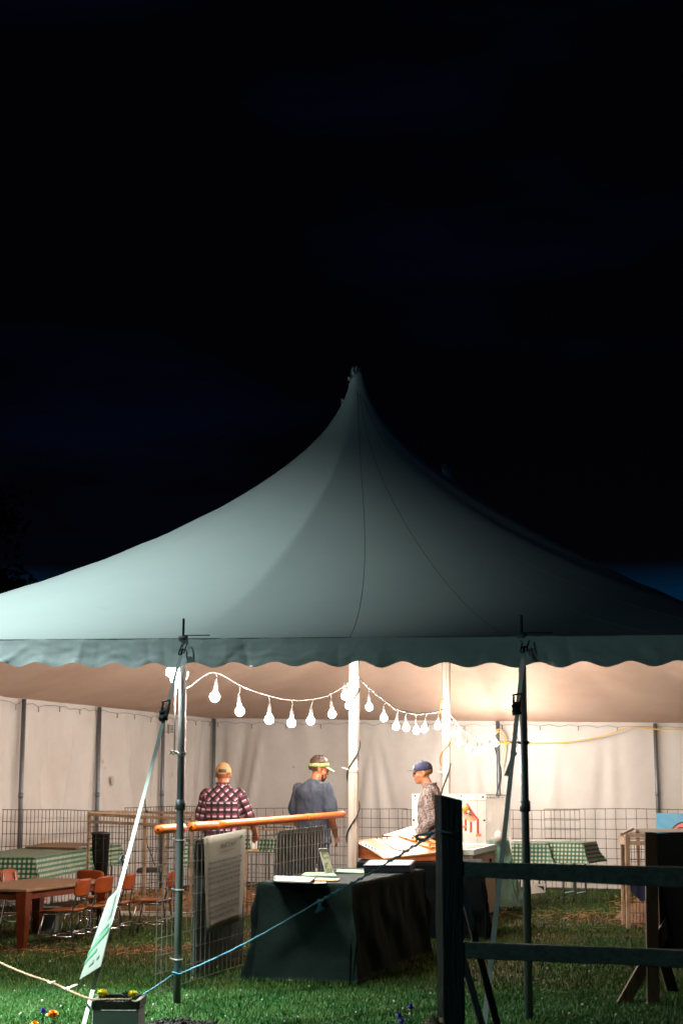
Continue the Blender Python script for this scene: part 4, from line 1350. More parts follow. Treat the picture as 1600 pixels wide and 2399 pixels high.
def sheet(name, label, cat, uvs, z, th, key, grp=None, bev=0.0015):
    c = [WZ(u, v, z) for u, v in uvs]
    mb = MB(); mb.add(c + [p + Vector((0, 0, th)) for p in c], [(3, 2, 1, 0), (4, 5, 6, 7), (0, 1, 5, 4), (1, 2, 6, 5), (2, 3, 7, 6), (3, 0, 4, 7)])
    return tag(mb.build(name, M[key], None, False, bev), label, cat, grp)
zt = Z1 + 0.010
# stack of dark books, leaflets
for i in range(3):
    z_ = zt + 0.011 * i
    b0 = i * 2
    o = sheet('book', ['bottom book of the low stack at the left end of the green table', 'middle book of the low stack on the green table', 'top book of the low stack, pale cover catching the light'][i], 'book',
          [(640 + b0, 2066), (722 + b0, 2069), (742 - b0, 2058), (642 + b0, 2054)], z_, 0.010, 'paper' if i == 2 else 'backboard', 'books stacked on the green table')
sheet('leaflet', 'manila leaflet lying beside the book stack', 'leaflet', [(736, 2064), (792, 2064), (797, 2059), (738, 2058)], zt, 0.006, 'paperye')
sheet('leaflet', 'pale green leaflet behind the book stack', 'leaflet', [(705, 2054), (790, 2055), (780, 2047), (715, 2047)], zt, 0.012, 'papergr')
sheet('leaflet', 'long green leaflet in front of the closed binder', 'leaflet', [(787, 2044), (852, 2047), (856, 2040), (790, 2038)], zt, 0.008, 'papergr')
sheet('leaflet', 'white leaflet on the front edge of the green table', 'leaflet', [(676, 2069), (735, 2070), (733, 2067), (690, 2066)], zt - 0.004, 0.003, 'paper')
sheet('pencil', 'orange pencil on the front edge of the green table', 'pencil', [(735, 2071), (764, 2070), (764, 2067), (736, 2067)], zt - 0.004, 0.005, 'paperye')
# binder
bd_ = [WZ(852, 2043, zt), WZ(960, 2043, zt), WZ(972, 2030, zt), WZ(865, 2030, zt)]
root = thing('ring_binder', 'thick black binder lying closed at the far end of the green table', 'binder', tuple(bd_[0]))
def prism(c, z0, z1): 
    mb = MB(); lo = [Vector((p.x, p.y, z0)) for p in c]; hi = [Vector((p.x, p.y, z1)) for p in c]
    return mb.add(lo + hi, [(3, 2, 1, 0), (4, 5, 6, 7), (0, 1, 5, 4), (1, 2, 6, 5), (2, 3, 7, 6), (3, 0, 4, 7)])
prism(bd_, zt, zt + 0.052).build('page_block', M['binder'], root, False, 0.003)
cc = sum(bd_, Vector()) / 4
cv = [cc + (p - cc) * 1.03 for p in bd_]
prism(cv, zt + 0.0525, zt + 0.058).build('cover', M['pansy'] if False else M['navy'], root, False, 0.001)
cv = [cc + (p - cc) * 0.93 for p in bd_]
prism(cv, zt + 0.0585, zt + 0.060).build('cover_sheet', M['whitebrd'], root)
# leaflet holder (slanted acrylic)
hb = WZ(772, 2048, zt); 
hr = thing('leaflet_holder', 'slanted clear leaflet holder standing on the green table', 'holder', tuple(hb))
hx = Vector((0.93, 0.36, 0)).normalized(); hn = Vector((0.30, -0.9, 0)).normalized()
ptop = Vector((-0.060, 0.02, 0.215))
def hq(a, t, off): return hb + hx * a + Vector((ptop.x, ptop.y, ptop.z)) * t + hn * off
mb = MB(); c = [hq(-.035, 0, 0), hq(.04, 0, 0), hq(.04, 1, 0), hq(-.035, 1, 0)]; mb.add(c + [p - hn * 0.006 for p in c], [(0, 1, 2, 3), (7, 6, 5, 4), (0, 4, 5, 1), (1, 5, 6, 2), (2, 6, 7, 3), (3, 7, 4, 0)])
mb.build('back_plate', M['acrylic'], hr)
mb = MB(); c = [hq(-.027, .08, .004), hq(.032, .08, .004), hq(.032, .9, .004), hq(-.027, .9, .004)]; mb.add(c, [(0, 1, 2, 3)]); mb.build('leaflet', M['leaflet'], hr)
mb = MB(); mb.bar(hq(-.038, .93, .004), hq(.043, .93, .004), 0.012, 0.02); mb.bar(hq(-.038, .03, .008), hq(.043, .03, .008), 0.02, 0.014)
mb.build('clip_bar', M['steel'], hr)
# marker pen standing
p = WZ(742, 2046, zt)
mk = tag(MB().lathe((p.x, p.y, zt), [(0.009, 0), (0.010, 0.01), (0.010, 0.05), (0.007, 0.052), (0.007, 0.075), (0.004, 0.078)], 10).build('marker_pen', M['dark'], None, True), 'short black marker standing beside the leaflet holder', 'pen')
MB().lathe((p.x, p.y, zt), [(0.0105, 0.012), (0.0105, 0.042)], 10).build('pen_label', M['paper'], mk)

# black table with the tilted game board
Z2 = 0.74
A2 = WZ(838, 2018, Z2); A2.y = 15.9; A2.x = 0.155
e2 = Vector((math.cos(R(-4)), math.sin(R(-4)), 0)); w2 = Vector((-e2.y, e2.x, 0))
folding_table('folding table hidden under the black cloth', (A2.x, A2.y, 0), e2, w2, 1.25, 0.8, Z2)
bt = cloth_mesh((A2.x, A2.y, 0), e2, w2, 1.25, 0.8, Z2 + 0.004, 0.76, 0.03, 0.04, 0.04, 5.0)
tag(bt.build('tablecloth', M['blackcloth'], None, True), 'black cloth to the ground under the tilted wooden game board', 'tablecloth')
gL = W(833, 1969, 16.75); gN = W(899, 2011, 15.95); gRt = W(1048, 1994, 16.05); 
gBk = gL + (gRt - gN)
gb = thing('game_board', 'tilted varnished wooden game board with pegs and paper strips', 'game board', tuple(gN))
nb_ = (gRt - gN).cross(gL - gN).normalized()
if nb_.z < 0: nb_ = -nb_
MB().add([gN, gRt, gBk, gL] + [p - nb_ * 0.018 for p in (gN, gRt, gBk, gL)], [(0, 1, 2, 3), (7, 6, 5, 4), (0, 4, 5, 1), (1, 5, 6, 2), (2, 6, 7, 3), (3, 7, 4, 0)]).build('board_top', M['ply'], gb, False, 0.003)
zb = Z2 + 0.012
def dnz(p): return Vector((p.x, p.y, zb))
i1 = 0.02
for a, b in ((gL, gN), (gN, gRt)):
    q0, q1 = a.lerp(b, 0.02), b.lerp(a, 0.02)
    s_ = (gL + gRt) / 2
    q0 = q0.lerp(s_, .03); q1 = q1.lerp(s_, .03)
    t0, t1 = q0 - nb_ * .019, q1 - nb_ * .019
    d0, d1__ = Vector((q0.x, q0.y, zb)), Vector((q1.x, q1.y, zb))
    if d0.z > t0.z - .01: t0 = d0 + Vector((0, 0, .01))
    if d1__.z > t1.z - .01: t1 = d1__ + Vector((0, 0, .01))
    n_ = (d1__ - d0).cross(Vector((0, 0, 1))).normalized() * -0.012
    MB().add([d0, d1__, t1, t0] + [p + n_ for p in (d0, d1__, t1, t0)], [(0, 1, 2, 3), (7, 6, 5, 4), (0, 4, 5, 1), (1, 5, 6, 2), (2, 6, 7, 3), (3, 7, 4, 0)]).build('board_side', M['plyside'], gb)
def bp(s, t, h=0.0):   # s along gN->gRt, t along gN->gL
    return gN + (gRt - gN) * s + (gL - gN) * t + nb_ * h
def strip(uvq, key, h, th, name):
    c = [CAM + ray(u, v) * ((gN - CAM).dot(nb_) / ray(u, v).dot(nb_)) + nb_ * h for u, v in uvq]
    K = len(c)
    fs_ = [tuple(range(K)), tuple(range(2 * K - 1, K - 1, -1))] + [(i, i + K, (i + 1) % K + K, (i + 1) % K) for i in range(K)]
    return MB().add([p + nb_ * th for p in c] + c, fs_).build(name, M[key], gb)
Z5 = lambda x, y: (760 + x / 3.267, 1740 + y / 3.267)
strip([Z5(250, 770), Z5(300, 755), Z5(480, 850), Z5(430, 858)], 'paper', 0.001, 0.002, 'paper_strip')
strip([Z5(370, 742), Z5(430, 738), Z5(700, 845), Z5(610, 858)], 'paper', 0.001, 0.002, 'paper_strip')
strip([Z5(520, 735), Z5(570, 730), Z5(800, 825), Z5(740, 830)], 'whitebrd', 0.001, 0.002, 'paper_strip')
def peg(x, y, key, h=0.02, r=0.007):
    u, v = Z5(x, y)
    d = ray(u, v); p = CAM + d * ((gN - CAM).dot(nb_) / d.dot(nb_))
    q = MB(); q.tube([p, p + nb_ * h, p + nb_ * (h + .004)], [r * .6, r * .6, r * .3], 6); q.ell(p + nb_ * (h + .004), (r, r, r * .8), n=8, k=5)
    q.build('peg', M[key], gb, True)
for x, y, k in ((258, 772, 'green'), (284, 785, 'red'), (320, 797, 'dark'), (343, 808, 'dark'), (365, 817, 'dark'), (390, 828, 'bluep'), (404, 742, 'dark'), (427, 738, 'green'), (440, 737, 'red'), (479, 738, 'dark'),
                (672, 828, 'dark'), (605, 832, 'dark'), (627, 745, 'dark'), (700, 760, 'red')):
    peg(x, y, k)
# curved white fish outline
q = []
for i in range(17):
    t = i / 16; x = 440 + 190 * t; y = 748 + 85 * t + 26 * math.sin(math.pi * t)
    u, v = Z5(x, y); d = ray(u, v); q.append(CAM + d * ((gN - CAM).dot(nb_) / d.dot(nb_)) + nb_ * 0.006)
MB().tube(q, 0.004, 5).build('curved_track', M['dark'], gb, True)
strip([Z5(460, 752), Z5(500, 745), Z5(640, 812), Z5(600, 825), Z5(530, 800)], 'whitebrd', 0.004, 0.004, 'paper_fish')
for (x0, y0, x1, y1) in ((580, 722, 700, 760), (690, 715, 800, 755), (725, 785, 830, 815), (810, 760, 880, 785)):
    us = [Z5(x0, y0), Z5(x1, y1)]
    a, b = [CAM + ray(*uv) * ((gN - CAM).dot(nb_) / ray(*uv).dot(nb_)) for uv in us]
    MB().bar(a + nb_ * .012, b + nb_ * .012, 0.05, 0.02, up=nb_).build('wood_block', M['woodblk'], gb, False, 0.002)
    m_ = a.lerp(b, .8); MB().tube([m_ + nb_ * .02, m_ + nb_ * .05], 0.011, 8).build('knob', M['woodblk'], gb)

# gingham tables
def gingham_table(label_t, label_c, org, ex, ey, L, Wd, z, drop, seed, grp='gingham covered tables'):
    folding_table(label_t, org, ex, ey, L, Wd, z, grp)
    c = cloth_mesh(org, ex, ey, L, Wd, z + 0.003, drop, 0.018, 0.05, 0.035, seed, 1.0, 0, 8.0)
    tag(c.build('tablecloth', M['gingham'], None, True), label_c, 'tablecloth', 'green and white gingham tablecloths')
Zt = 0.72
gA = WZ(84, 2010, Zt); gB = WZ(284, 1979, Zt)
ex = (gB - gA); ex.z = 0; Lx = ex.length; ex.normalize(); ey = Vector((-ex.y, ex.x, 0))
gingham_table('long folding table under gingham cloth beside the left wall', 'green gingham cloth on the long left table', (gA.x, gA.y, 0), ex, ey, Lx, 0.95, Zt, 0.24, 1.0)
# things on it
sheet('tray', 'flat grey tray of papers on the long gingham table', 'tray', [(60, 1987), (178, 1990), (230, 1979), (110, 1976)], Zt + 0.01, 0.02, 'tabletop')
sheet('paper_sheet', 'white sheets at the front of the long gingham table', 'paper', [(180, 1989), (228, 1983), (245, 1979), (190, 1983)], Zt + 0.01, 0.02, 'paper')
sheet('paper_sheet', 'white sheets at the far end of the long gingham table', 'paper', [(205, 1978), (240, 1980), (235, 1975), (205, 1974)], Zt + 0.01, 0.02, 'paper')
sheet('paper_sheet', 'yellow edged booklet towards the back of the long gingham table', 'paper', [(100, 1978), (150, 1977), (150, 1974), (105, 1975)], Zt + 0.012, 0.02, 'paperye')
# back right gingham tables
for i, (u0, u1, vv, sd) in enumerate(((1172, 1284, 1975, 3.0), (1288, 1366, 1974, 5.0))):
    z_ = Zt - 0.11
    a = WZ(u0, vv, z_); b = WZ(u1, vv, z_)
    a.y = 21.9 - 0.6 * i; b.y = 21.75 - 0.6 * i
    a = W(u0, vv, 21.7 - 0.15 * i); b = W(u1, vv, 21.5 - 0.15 * i)
    z_ = a.z
    e_ = b - a; e_.z = 0; L_ = e_.length; e_.normalize()
    gingham_table(['folding table under gingham cloth at the back wall, nearer the tub', 'folding table under gingham cloth at the back wall, nearer the pen'][i],
                  ['green gingham cloth on the back table nearer the tub', 'bunched green gingham cloth on the back table nearer the pen'][i],
                  (a.x, a.y, 0), e_, Vector((-e_.y, e_.x, 0)), L_, 0.62, z_, 0.27, sd)
mb = MB(); p = W(1262, 1971, 22.0); 
tag(MB().box((p.x, p.y, p.z + 0.005), (0.75, 0.3, 0.02)).build('paper_sheet', M['paper'], None), 'white papers laid along the back gingham table', 'paper')
# table behind the plaid man
a = W(560, 1966, 21.0); b = W(690, 1962, 20.6)
e_ = b - a; e_.z = 0; L_ = e_.length; e_.normalize()
gingham_table('folding table under gingham cloth behind the wire panel', 'green gingham cloth seen through the wire panel beside the man in plaid', (a.x, a.y, 0), e_, Vector((-e_.y, e_.x, 0)), L_, 0.6, a.z, 0.17, 8.0)
# second one seen left, between pole and plaid man
a = W(436, 1968, 20.2); b = W(500, 1960, 20.2)
e_ = b - a; e_.z = 0; L_ = e_.length; e_.normalize()
gingham_table('small table under dark gingham cloth left of the man in plaid', 'dark green gingham cloth hanging left of the man in plaid', (a.x, a.y, 0), e_, Vector((-e_.y, e_.x, 0)), L_, 0.5, a.z, 0.35, 9.0)

# sage cloth over a small stand beside tub
sa = W(1160, 1968, 20.0); sb_ = W(1190, 1968, 20.2)
cs_ = cloth_mesh((sa.x, sa.y, 0), (1, 0.1, 0), (-0.1, 1, 0), 0.17, 0.35, sa.z, 0.80, 0.03, 0.14, 0.03, 11.0, 1, 0.05, 16)
tag(cs_.build('draped_cloth', M['sparkle'], None, True), 'mottled sage cloth draped to the grass beside the tub', 'cloth')
# white sign below back tables
slab('small_placard', 'white placard with a black mark leaning under the back gingham table', 'placard', [W(1244, 2072, 21.4), W(1277, 2070, 21.4), W(1277, 2091, 21.4), W(1244, 2094, 21.4)], 0.01, 'whitebrd', 0)
cpl = bpy.context.scene.objects[-1] if False else None
pm = MB(); K = 10
pm.add([W(1257, 2076, 21.38), W(1273, 2076, 21.38), W(1274, 2088, 21.38), W(1268, 2081, 21.38)], [(0, 1, 2, 3)])
pl_ = [o for o in COL.objects if o.name.startswith('small_placard')][0]
pm.build('placard_print', M['ink'], pl_)

# ================================================================== school table and chairs
ZT = 0.56
n0 = WZ(63, 2084, ZT); f0 = WZ(262, 2060, ZT)
tx = (f0 - n0); tx.z = 0; LT_ = tx.length; tx.normalize(); ty = Vector((-tx.y, tx.x, 0))
wt = 0.86
cen = n0 + tx * LT_ / 2 + ty * wt / 2
stb = thing('school_table', 'low brown school table with red tapered legs, chairs around it', 'table', (cen.x, cen.y, 0))
mt = Matrix((tx, ty, Vector((0, 0, 1)))).transposed()
MB().box((cen.x, cen.y, ZT - 0.014), (LT_, wt, 0.026), mt).build('tabletop', M['tabletop'], stb, False, 0.006)
for sgn in (-1, 1):
    MB().box(cen * 1 + ty * (sgn * (wt / 2 - 0.05)) + Vector((0, 0, ZT - 0.062 - cen.z)), (LT_ - 0.12, 0.022, 0.07), mt).build('apron', M['redwood'], stb)
    MB().box(cen + tx * (sgn * (LT_ / 2 - 0.05)) + Vector((0, 0, ZT - 0.062 - cen.z)), (0.022, wt - 0.14, 0.07), mt).build('apron', M['redwood'], stb)
for sx_ in (-1, 1):
    for sy_ in (-1, 1):
        p = cen + tx * (sx_ * (LT_ / 2 - 0.06)) + ty * (sy_ * (wt / 2 - 0.06))
        mb = MB(); pts = []
        vs_ = []
        for z_, w_ in ((ZT - 0.03, 0.055), (ZT - 0.12, 0.05), (0.0, 0.032)):
            for i, j in ((-1, -1), (1, -1), (1, 1), (-1, 1)): vs_.append(Vector((p.x, p.y, z_)) + tx * (i * w_) + ty * (j * w_))
        mb.add(vs_, [(3, 2, 1, 0)][:0] + [(0, 1, 5, 4), (1, 2, 6, 5), (2, 3, 7, 6), (3, 0, 4, 7), (4, 5, 9, 8), (5, 6, 10, 9), (6, 7, 11, 10), (7, 4, 8, 11), (8, 9, 10, 11)])
        mb.build('leg', M['redwood'], stb)

def make_chair():
    """facing +X local (towards the table), origin on the ground at its centre"""
    t = thing('school_chair', 'tmp', 'chair', (0, 0, 0), 0, 'orange school chairs round the low table')
    P_ = []
    for i in range(11):
        a = -0.17 + 0.34 * i / 10
        row = []
        for j in range(9):
            b = -0.17 + 0.34 * j / 8
            k = 1 - 0.12 * (i / 10)
            row.append((a, b * k, 0.335 + 0.012 * (b / 0.17) ** 2 - 0.02 * max(0, (a - 0.11) / 0.06) ** 2 + 0.01 * max(0, (-a - .1) / .07)))
        P_.append(row)
    o = MB().quadgrid(P_).build('seat', M['chairwood'], t, True)
    md = o.modifiers.new('s', 'SOLIDIFY'); md.thickness = 0.012
    P_ = []
    for i in range(9):
        z_ = 0.475 + 0.16 * i / 8
        row = []
        hw = 0.165 * (0.93 + 0.07 * math.sin(math.pi * i / 8)) 
        for j in range(11):
            b = -1 + 2 * j / 10
            cornr = (abs(b) ** 6) * (0.02 if i in (0, 8) else 0.0)
            row.append((-0.185 - 0.03 * (i / 8) - 0.028 * (1 - b * b), b * hw, z_ + (cornr if i == 0 else -cornr)))
        P_.append(row)
    o = MB().quadgrid(P_).build('backrest', M['chair'], t, True)
    md = o.modifiers.new('s', 'SOLIDIFY'); md.thickness = 0.012; md.offset = 0
    for s_ in (-1, 1):
        MB().tube([(-0.205, s_ * 0.115, 0.60), (-0.19, s_ * 0.125, 0.46), (-0.155, s_ * 0.14, 0.32), (-0.185, s_ * 0.155, 0.10), (-0.20, s_ * 0.16, 0.0)], 0.0105, 8).build('leg', M['chrome'], t, True)
        MB().tube([(0.12, s_ * 0.13, 0.315), (0.155, s_ * 0.145, 0.16), (0.18, s_ * 0.155, 0.0)], 0.0105, 8).build('leg', M['chrome'], t, True)
        MB().tube([(-0.16, s_ * 0.14, 0.32), (0.0, s_ * 0.135, 0.318), (0.125, s_ * 0.13, 0.318)], 0.0095, 8).build('seat_rail', M['chrome'], t, True)
        MB().tube([(-0.182, s_ * 0.152, 0.12), (0.162, s_ * 0.148, 0.12)], 0.007, 8).build('stretcher', M['chrome'], t, True)
    MB().tube([(-0.185, -0.15, 0.16), (-0.185, 0.15, 0.16)], 0.007, 8).build('stretcher', M['chrome'], t, True)
    MB().tube([(0.05, -0.148, 0.12), (0.05, 0.148, 0.12)], 0.007, 8).build('stretcher', M['chrome'], t, True)
    return t
ch0 = make_chair()
facing = math.atan2(ty.y, ty.x)
spots = []
side0 = -0.12
e0 = n0.copy(); e0.z = 0
spots.append((e0 + tx * 0.42 - ty * 0.14, facing + R(4), 'nearest orange school chair tucked under the near end of the low table'))
spots.append((e0 + tx * 0.90 - ty * 0.12, facing - R(3), 'second orange school chair along the right side of the low table'))
spots.append((e0 + tx * 1.36 - ty * 0.14, facing + R(6), 'third orange school chair along the right side of the low table'))
spots.append((e0 + tx * 1.86 - ty * 0.36, facing + R(12), 'orange school chair pulled out at the far right corner of the low table'))
spots.append((e0 + tx * (LT_ + 0.35) + ty * 0.30, facing + R(-95), 'orange school chair at the far end of the low table, backrest to the pen'))
spots.append((e0 + tx * 0.25 + ty * 1.13, facing + math.pi + R(5), 'orange school chair at the left near side of the low table, half out of frame'))
spots.append((e0 + tx * 1.7 + ty * 1.0, facing + math.pi, 'orange school chair on the far side of the low table by the gingham cloth'))
spots.append((e0 - tx * 0.12 + ty * 0.62, facing + R(85), 'orange school chair at the near end of the low table, cut by the frame'))
for i, (p, rz, lab) in enumerate(spots):
    o = ch0 if i == 0 else copy_tree(ch0)
    o.location = (p.x, p.y, 0.005); o.rotation_euler = (0, 0, rz); o['label'] = lab
# grey tub under table
p = WZ(116, 2132, 0.0); p = W(116, 2130, 16.6)
tag(MB().box((p.x, p.y, 0.13), (0.17, 0.2, 0.26), None, 1.1).build('plastic_tub', M['backboard'], None, False, 0.01), 'pale grey plastic tub on the grass under the low table', 'tub')

# ================================================================== left pen
pen = thing('animal_pen', 'rusty timber framed animal pen with straw inside, in the left corner', 'pen', tuple(W(207, 2080, 19.2)))
a0 = W(209, 1908, 19.2); a1 = W(450, 1919, 18.6); a2 = W(690, 1930, 18.2); 
for (p, q, dz, w_) in ((a0, a1, 0, .035), (a0, a1, -0.085, .035), (a1, a2, 0.0, .035), (a1, a2, -0.075, .03)):
    MB().bar(p + Vector((0, 0, dz)), q + Vector((0, 0, dz)), 0.03, w_).build('rail', M['rust'], pen, False, 0.003)
for u, D, dz in ((209, 19.2, 0), (341, 18.9, 0), (386, 18.75, -.02), (450, 18.55, 0), (570, 18.3, 0), (690, 18.15, 0)):
    t_ = W(u, 1905 + (u - 209) * 0.05, D); 
    MB().bar(Vector((t_.x, t_.y + .02, gz(t_.y))), t_ + Vector((0, .02, 0.02)), 0.035, 0.035, up=(1, 0, 0)).build('post', M['rust'], pen, False, 0.003)
# back rails & far side
b0_ = W(341, 1903, 21.6); b1_ = W(560, 1907, 21.2); s0 = W(209, 1905, 19.3); s1_ = W(341, 1902, 21.6)
for p, q in ((s0, s1_), (b0_, b1_)):
    MB().bar(p, q, 0.03, 0.035).build('rail', M['rust'], pen)
mb = MB()
for (p, q) in ((a0, a1), (a1, a2), (b0_, b1_)):
    L_ = (q - p).length; n = int(L_ / 0.11)
    for i in range(n + 1):
        r_ = p.lerp(q, i / n); mb.tube([Vector((r_.x, r_.y, gz(r_.y) + .02)), r_ + Vector((0, 0, -.02))], 0.003, 4)
    for j in range(8):
        mb.tube([Vector((p.x, p.y, gz(p.y) + .05 + j * .14)), Vector((q.x, q.y, gz(q.y) + .05 + j * .14))], 0.003, 4)
o = mb.build('wire_infill', M['wired'], pen); o['kind'] = 'stuff'
k0 = W(285, 2101, 19.0); k1_ = W(500, 2108, 18.6); k0.z = gz(19) + .03; k1_.z = gz(18.6) + .03
MB().bar(k0, k1_, 0.05, 0.05).build('ground_board', M['tubin'], pen)
MB().bar(k0 + Vector((0, .1, .07)), k1_ + Vector((0, .1, .07)), 0.02, 0.02).build('ground_board', M['rust'], pen)
# straw bed in the pen
rows_ = []
for j in range(24):
    row = []
    for i in range(40):
        x = -3.0 + 3.2 * i / 39; y = 19.1 + 4.0 * j / 23
        x += (y - 19.1) * 0.15
        ed = min(1, min(i, 39 - i, j, 23 - j) / 3)
        row.append((x, y, gz(y) + (0.10 + 0.07 * mn.noise(Vector((x * 2.5, y * 2.5, 4))) + 0.03 * mn.noise(Vector((x * 9, y * 9, 4)))) * ed + 0.005))
    rows_.append(row)
tag(MB().quadgrid(rows_).build('straw_bedding', M['strawbed'], None, True), 'brown straw bedding heaped inside the left pen', 'straw', None, 'stuff')
def straws(name, label, n, fx, L0=0.05, L1=0.16, r=0.0022):
    mb = MB()
    for i in range(n):
        x, y, z = fx()
        a = random.uniform(0, 6.28); L_ = random.uniform(L0, L1); e_ = random.uniform(-.25, .45)
        d = Vector((math.cos(a) * math.cos(e_), math.sin(a) * math.cos(e_), math.sin(e_))) * L_
        mb.tube([Vector((x, y, z)) , Vector((x, y, z)) + d], r, 3)
    return tag(mb.build(name, M['straw']), label, 'straw', None, 'stuff')
straws('loose_straw', 'loose straw stalks on the bedding of the left pen', 2600, lambda: (random.uniform(-2.8, 0.3), (yy := random.uniform(19.1, 22.5)), gz(yy) + random.uniform(.06, .2)), .06, .2, .003)
straws('loose_straw', 'loose straw scattered on the lawn before the right pen', 170, lambda: ((xx := random.gauss(3.0, .55)), (yy := random.gauss(18.0, .7)), gz(yy) + random.uniform(.02, .06)), .06, .25, .0018)
straws('loose_straw', 'dry stalks trodden into the lawn by the school chairs', 320, lambda: (random.gauss(-2.0, .9), (yy := random.gauss(14.7, .35)), gz(yy) + random.uniform(.015, .045)), .03, .10, .002)
# bin and dark trough
p = W(236, 1985, 19.8)
tag(MB().lathe((p.x, p.y, gz(19.8)), [(0.09, 0), (0.11, 0.93), (0.12, 0.93), (0.12, 0.96), (0.05, 0.97)], 16).build('waste_bin', M['bin'], None, True), 'tall black bin behind the left gingham table', 'bin')
p = W(352, 2038, 20.0)
tag(MB().box((p.x, p.y, p.z), (0.32, 0.28, 0.055), None, 0.9).build('feed_trough', M['bin'], None, False, 0.01), 'flat black feed trough in the left pen', 'trough')
b0q = W(345, 1965, 19.2)
tag(MB().tube(catpts([W(345, 1962, 19.3), W(346, 1980, 19.3), W(356, 2005, 19.4), W(363, 2028, 19.6)]), 0.006, 5).build('hose', M['cordb'], None), 'thin black tube dangling to the feed trough', 'tube')
tag(MB().tube(catpts([W(340, 1870, 19), W(342, 1895, 18.9), W(347, 1903, 18.8), W(340, 1901, 18.8)]), 0.008, 5).build('bungee_cord', M['cordb'], None), 'black bungee cord hooked on the left pen rail', 'cord')
# white paddle with an orange base
p = W(595, 1963, 17.9)
pd = thing('paddle_sign', 'narrow white paddle shaped board with orange base beside the man in plaid', 'sign', tuple(W(595, 2115, 17.9)))
prof = [(-.030, -.118), (.036, -.118), (.042, -.03), (.038, .05), (.018, .115), (-.014, .118), (-.036, .05), (-.040, -.03)]
mb = MB(); K = len(prof)
mb.add([p + Vector((a, 0, b)) for a, b in prof] + [p + Vector((a, .018, b)) for a, b in prof], [tuple(range(K)), tuple(range(2 * K - 1, K - 1, -1))] + [(i, i + K, (i + 1) % K + K, (i + 1) % K) for i in range(K)])
mb.build('board', M['whitebrd'], pd)
MB().box(p + Vector((0, .01, -.138)), (0.085, 0.04, 0.035)).build('base_block', M['woodblk'], pd)
q = W(577, 1990, 17.7); MB().bar(q, W(573, 2112, 17.7), 0.03, 0.03, up=(0, 1, 0)).build('stake', M['rust'], pd)
MB().bar(W(577, 1992, 17.75), W(596, 1992, 17.9), 0.03, 0.02).build('stake', M['rust'], pd)

# ================================================================== tub with coop frame
tn = WZ(1107, 2153, gz(18)); 
D0 = 18.0
nc = W(1107, 1990, D0); nc_b = Vector((nc.x, nc.y, gz(D0)))
rc = W(1158, 1967, 19.6)
vr = Vector((rc.x - nc.x, rc.y - nc.y, 0)); Lr = vr.length; vr.normalize()
vl = Vector((-vr.y, vr.x, 0)); Ll = 1.3
if vl.x > 0: vl = -vl
ztub = nc.z
tubr = thing('brooder_tub', 'tall beige brooder tub with a steel rim behind the fence post', 'tub', (nc.x, nc.y, gz(D0)))
fr = [nc_b, nc_b + vr * Lr, nc_b + vr * Lr + vl * Ll, nc_b + vl * Ll]
def hwall(c, z0, z1, th, name, key, par, bev=0.004):
    # four wall slabs
    n = 4; cen_ = sum(c, Vector()) / 4
    for i in range(4):
        a, b = c[i], c[(i + 1) % 4]
        ai, bi = a + (cen_ - a).normalized() * th * 1.5, b + (cen_ - b).normalized() * th * 1.5
        mb = MB(); mb.add([Vector((q.x, q.y, z)) for z in (z0, z1) for q in (a, b, bi, ai)], [(3, 2, 1, 0), (4, 5, 6, 7), (0, 1, 5, 4), (1, 2, 6, 5), (2, 3, 7, 6), (3, 0, 4, 7)])
        mb.build(name, M[key], par, False, bev)
hwall(fr, gz(D0) , ztub - 0.07, 0.03, 'side_panel', 'tubbody', tubr, 0)
cenr = sum(fr, Vector()) / 4
fr2 = [q + (q - cenr).normalized() * 0.035 for q in fr]
hwall(fr2, ztub - 0.068, ztub, 0.06, 'steel_rim', 'steel', tubr, 0.006)
mb = MB(); mb.add([Vector((q.x, q.y, ztub - 0.35)) for q in fr], [(0, 1, 2, 3)]); mb.build('liner_floor', M['tubin'], tubr)
mb = MB()
for s in (0.35, 0.75):
    q = nc_b + vr * (Lr * s); n_ = Vector((vr.y, -vr.x, 0))
    mb.box(q + n_ * 0.012 + Vector((0, 0, ztub - .2 - gz(D0) )), (0.02, 0.05, 0.09), Matrix((n_, vr, Vector((0, 0, 1)))).transposed())
mb.build('latch', M['pin'], tubr)
# white board with bolts and clear sheet behind
wb = thing('white_backboard', 'white bolted board standing behind the man in the navy cap', 'board', tuple(W(1050, 2080, 20.6)))
c = [W(965, 1860, 20.3), W(1138, 1860, 20.6), W(1138, 1975, 20.6), W(965, 1985, 20.3)]
mb = MB(); mb.add(c + [p + Vector((0, .02, 0)) for p in c], [(3, 2, 1, 0), (4, 5, 6, 7), (0, 1, 5, 4), (1, 2, 6, 5), (2, 3, 7, 6), (3, 0, 4, 7)]); mb.build('board', M['whitebrd'], wb)
for (u, v) in ((972, 1864), (1079, 1865), (1131, 1867), (969, 1921), (1134, 1922)):
    q = W(u, v, 20.28 if u < 1000 else 20.5); MB().ell(q, (.014, .008, .014), n=8, k=5).build('bolt', M['dark'], wb)
mb = MB()
for (a, b) in (((965, 1876), (1138, 1876)), ((1118, 1862), (1118, 1975))):
    mb.bar(W(a[0], a[1], 20.4), W(b[0], b[1], 20.5), .004, .006)
mb.build('panel_seam', M['stain'], wb)
for u in (970, 1134):
    MB().bar(W(u, 1975, 20.6), Vector((W(u, 1975, 20.6).x, 20.6, gz(20.6))), .04, .04, up=(0, 1, 0)).build('leg', M['whitebrd'], wb)
M['clear'] = mat('cloudy_sheet', (0.66, 0.61, 0.54), 0.3, (0.58, 0.52, 0.45), 3, 5)
cs2 = thing('plastic_screen', 'cloudy plastic screen with a brown top batten right of the white board', 'screen', tuple(W(1165, 2080, 20.7)))
c = [W(1139, 1866, 20.62), W(1196, 1866, 20.7), W(1196, 1962, 20.7), W(1139, 1968, 20.62)]
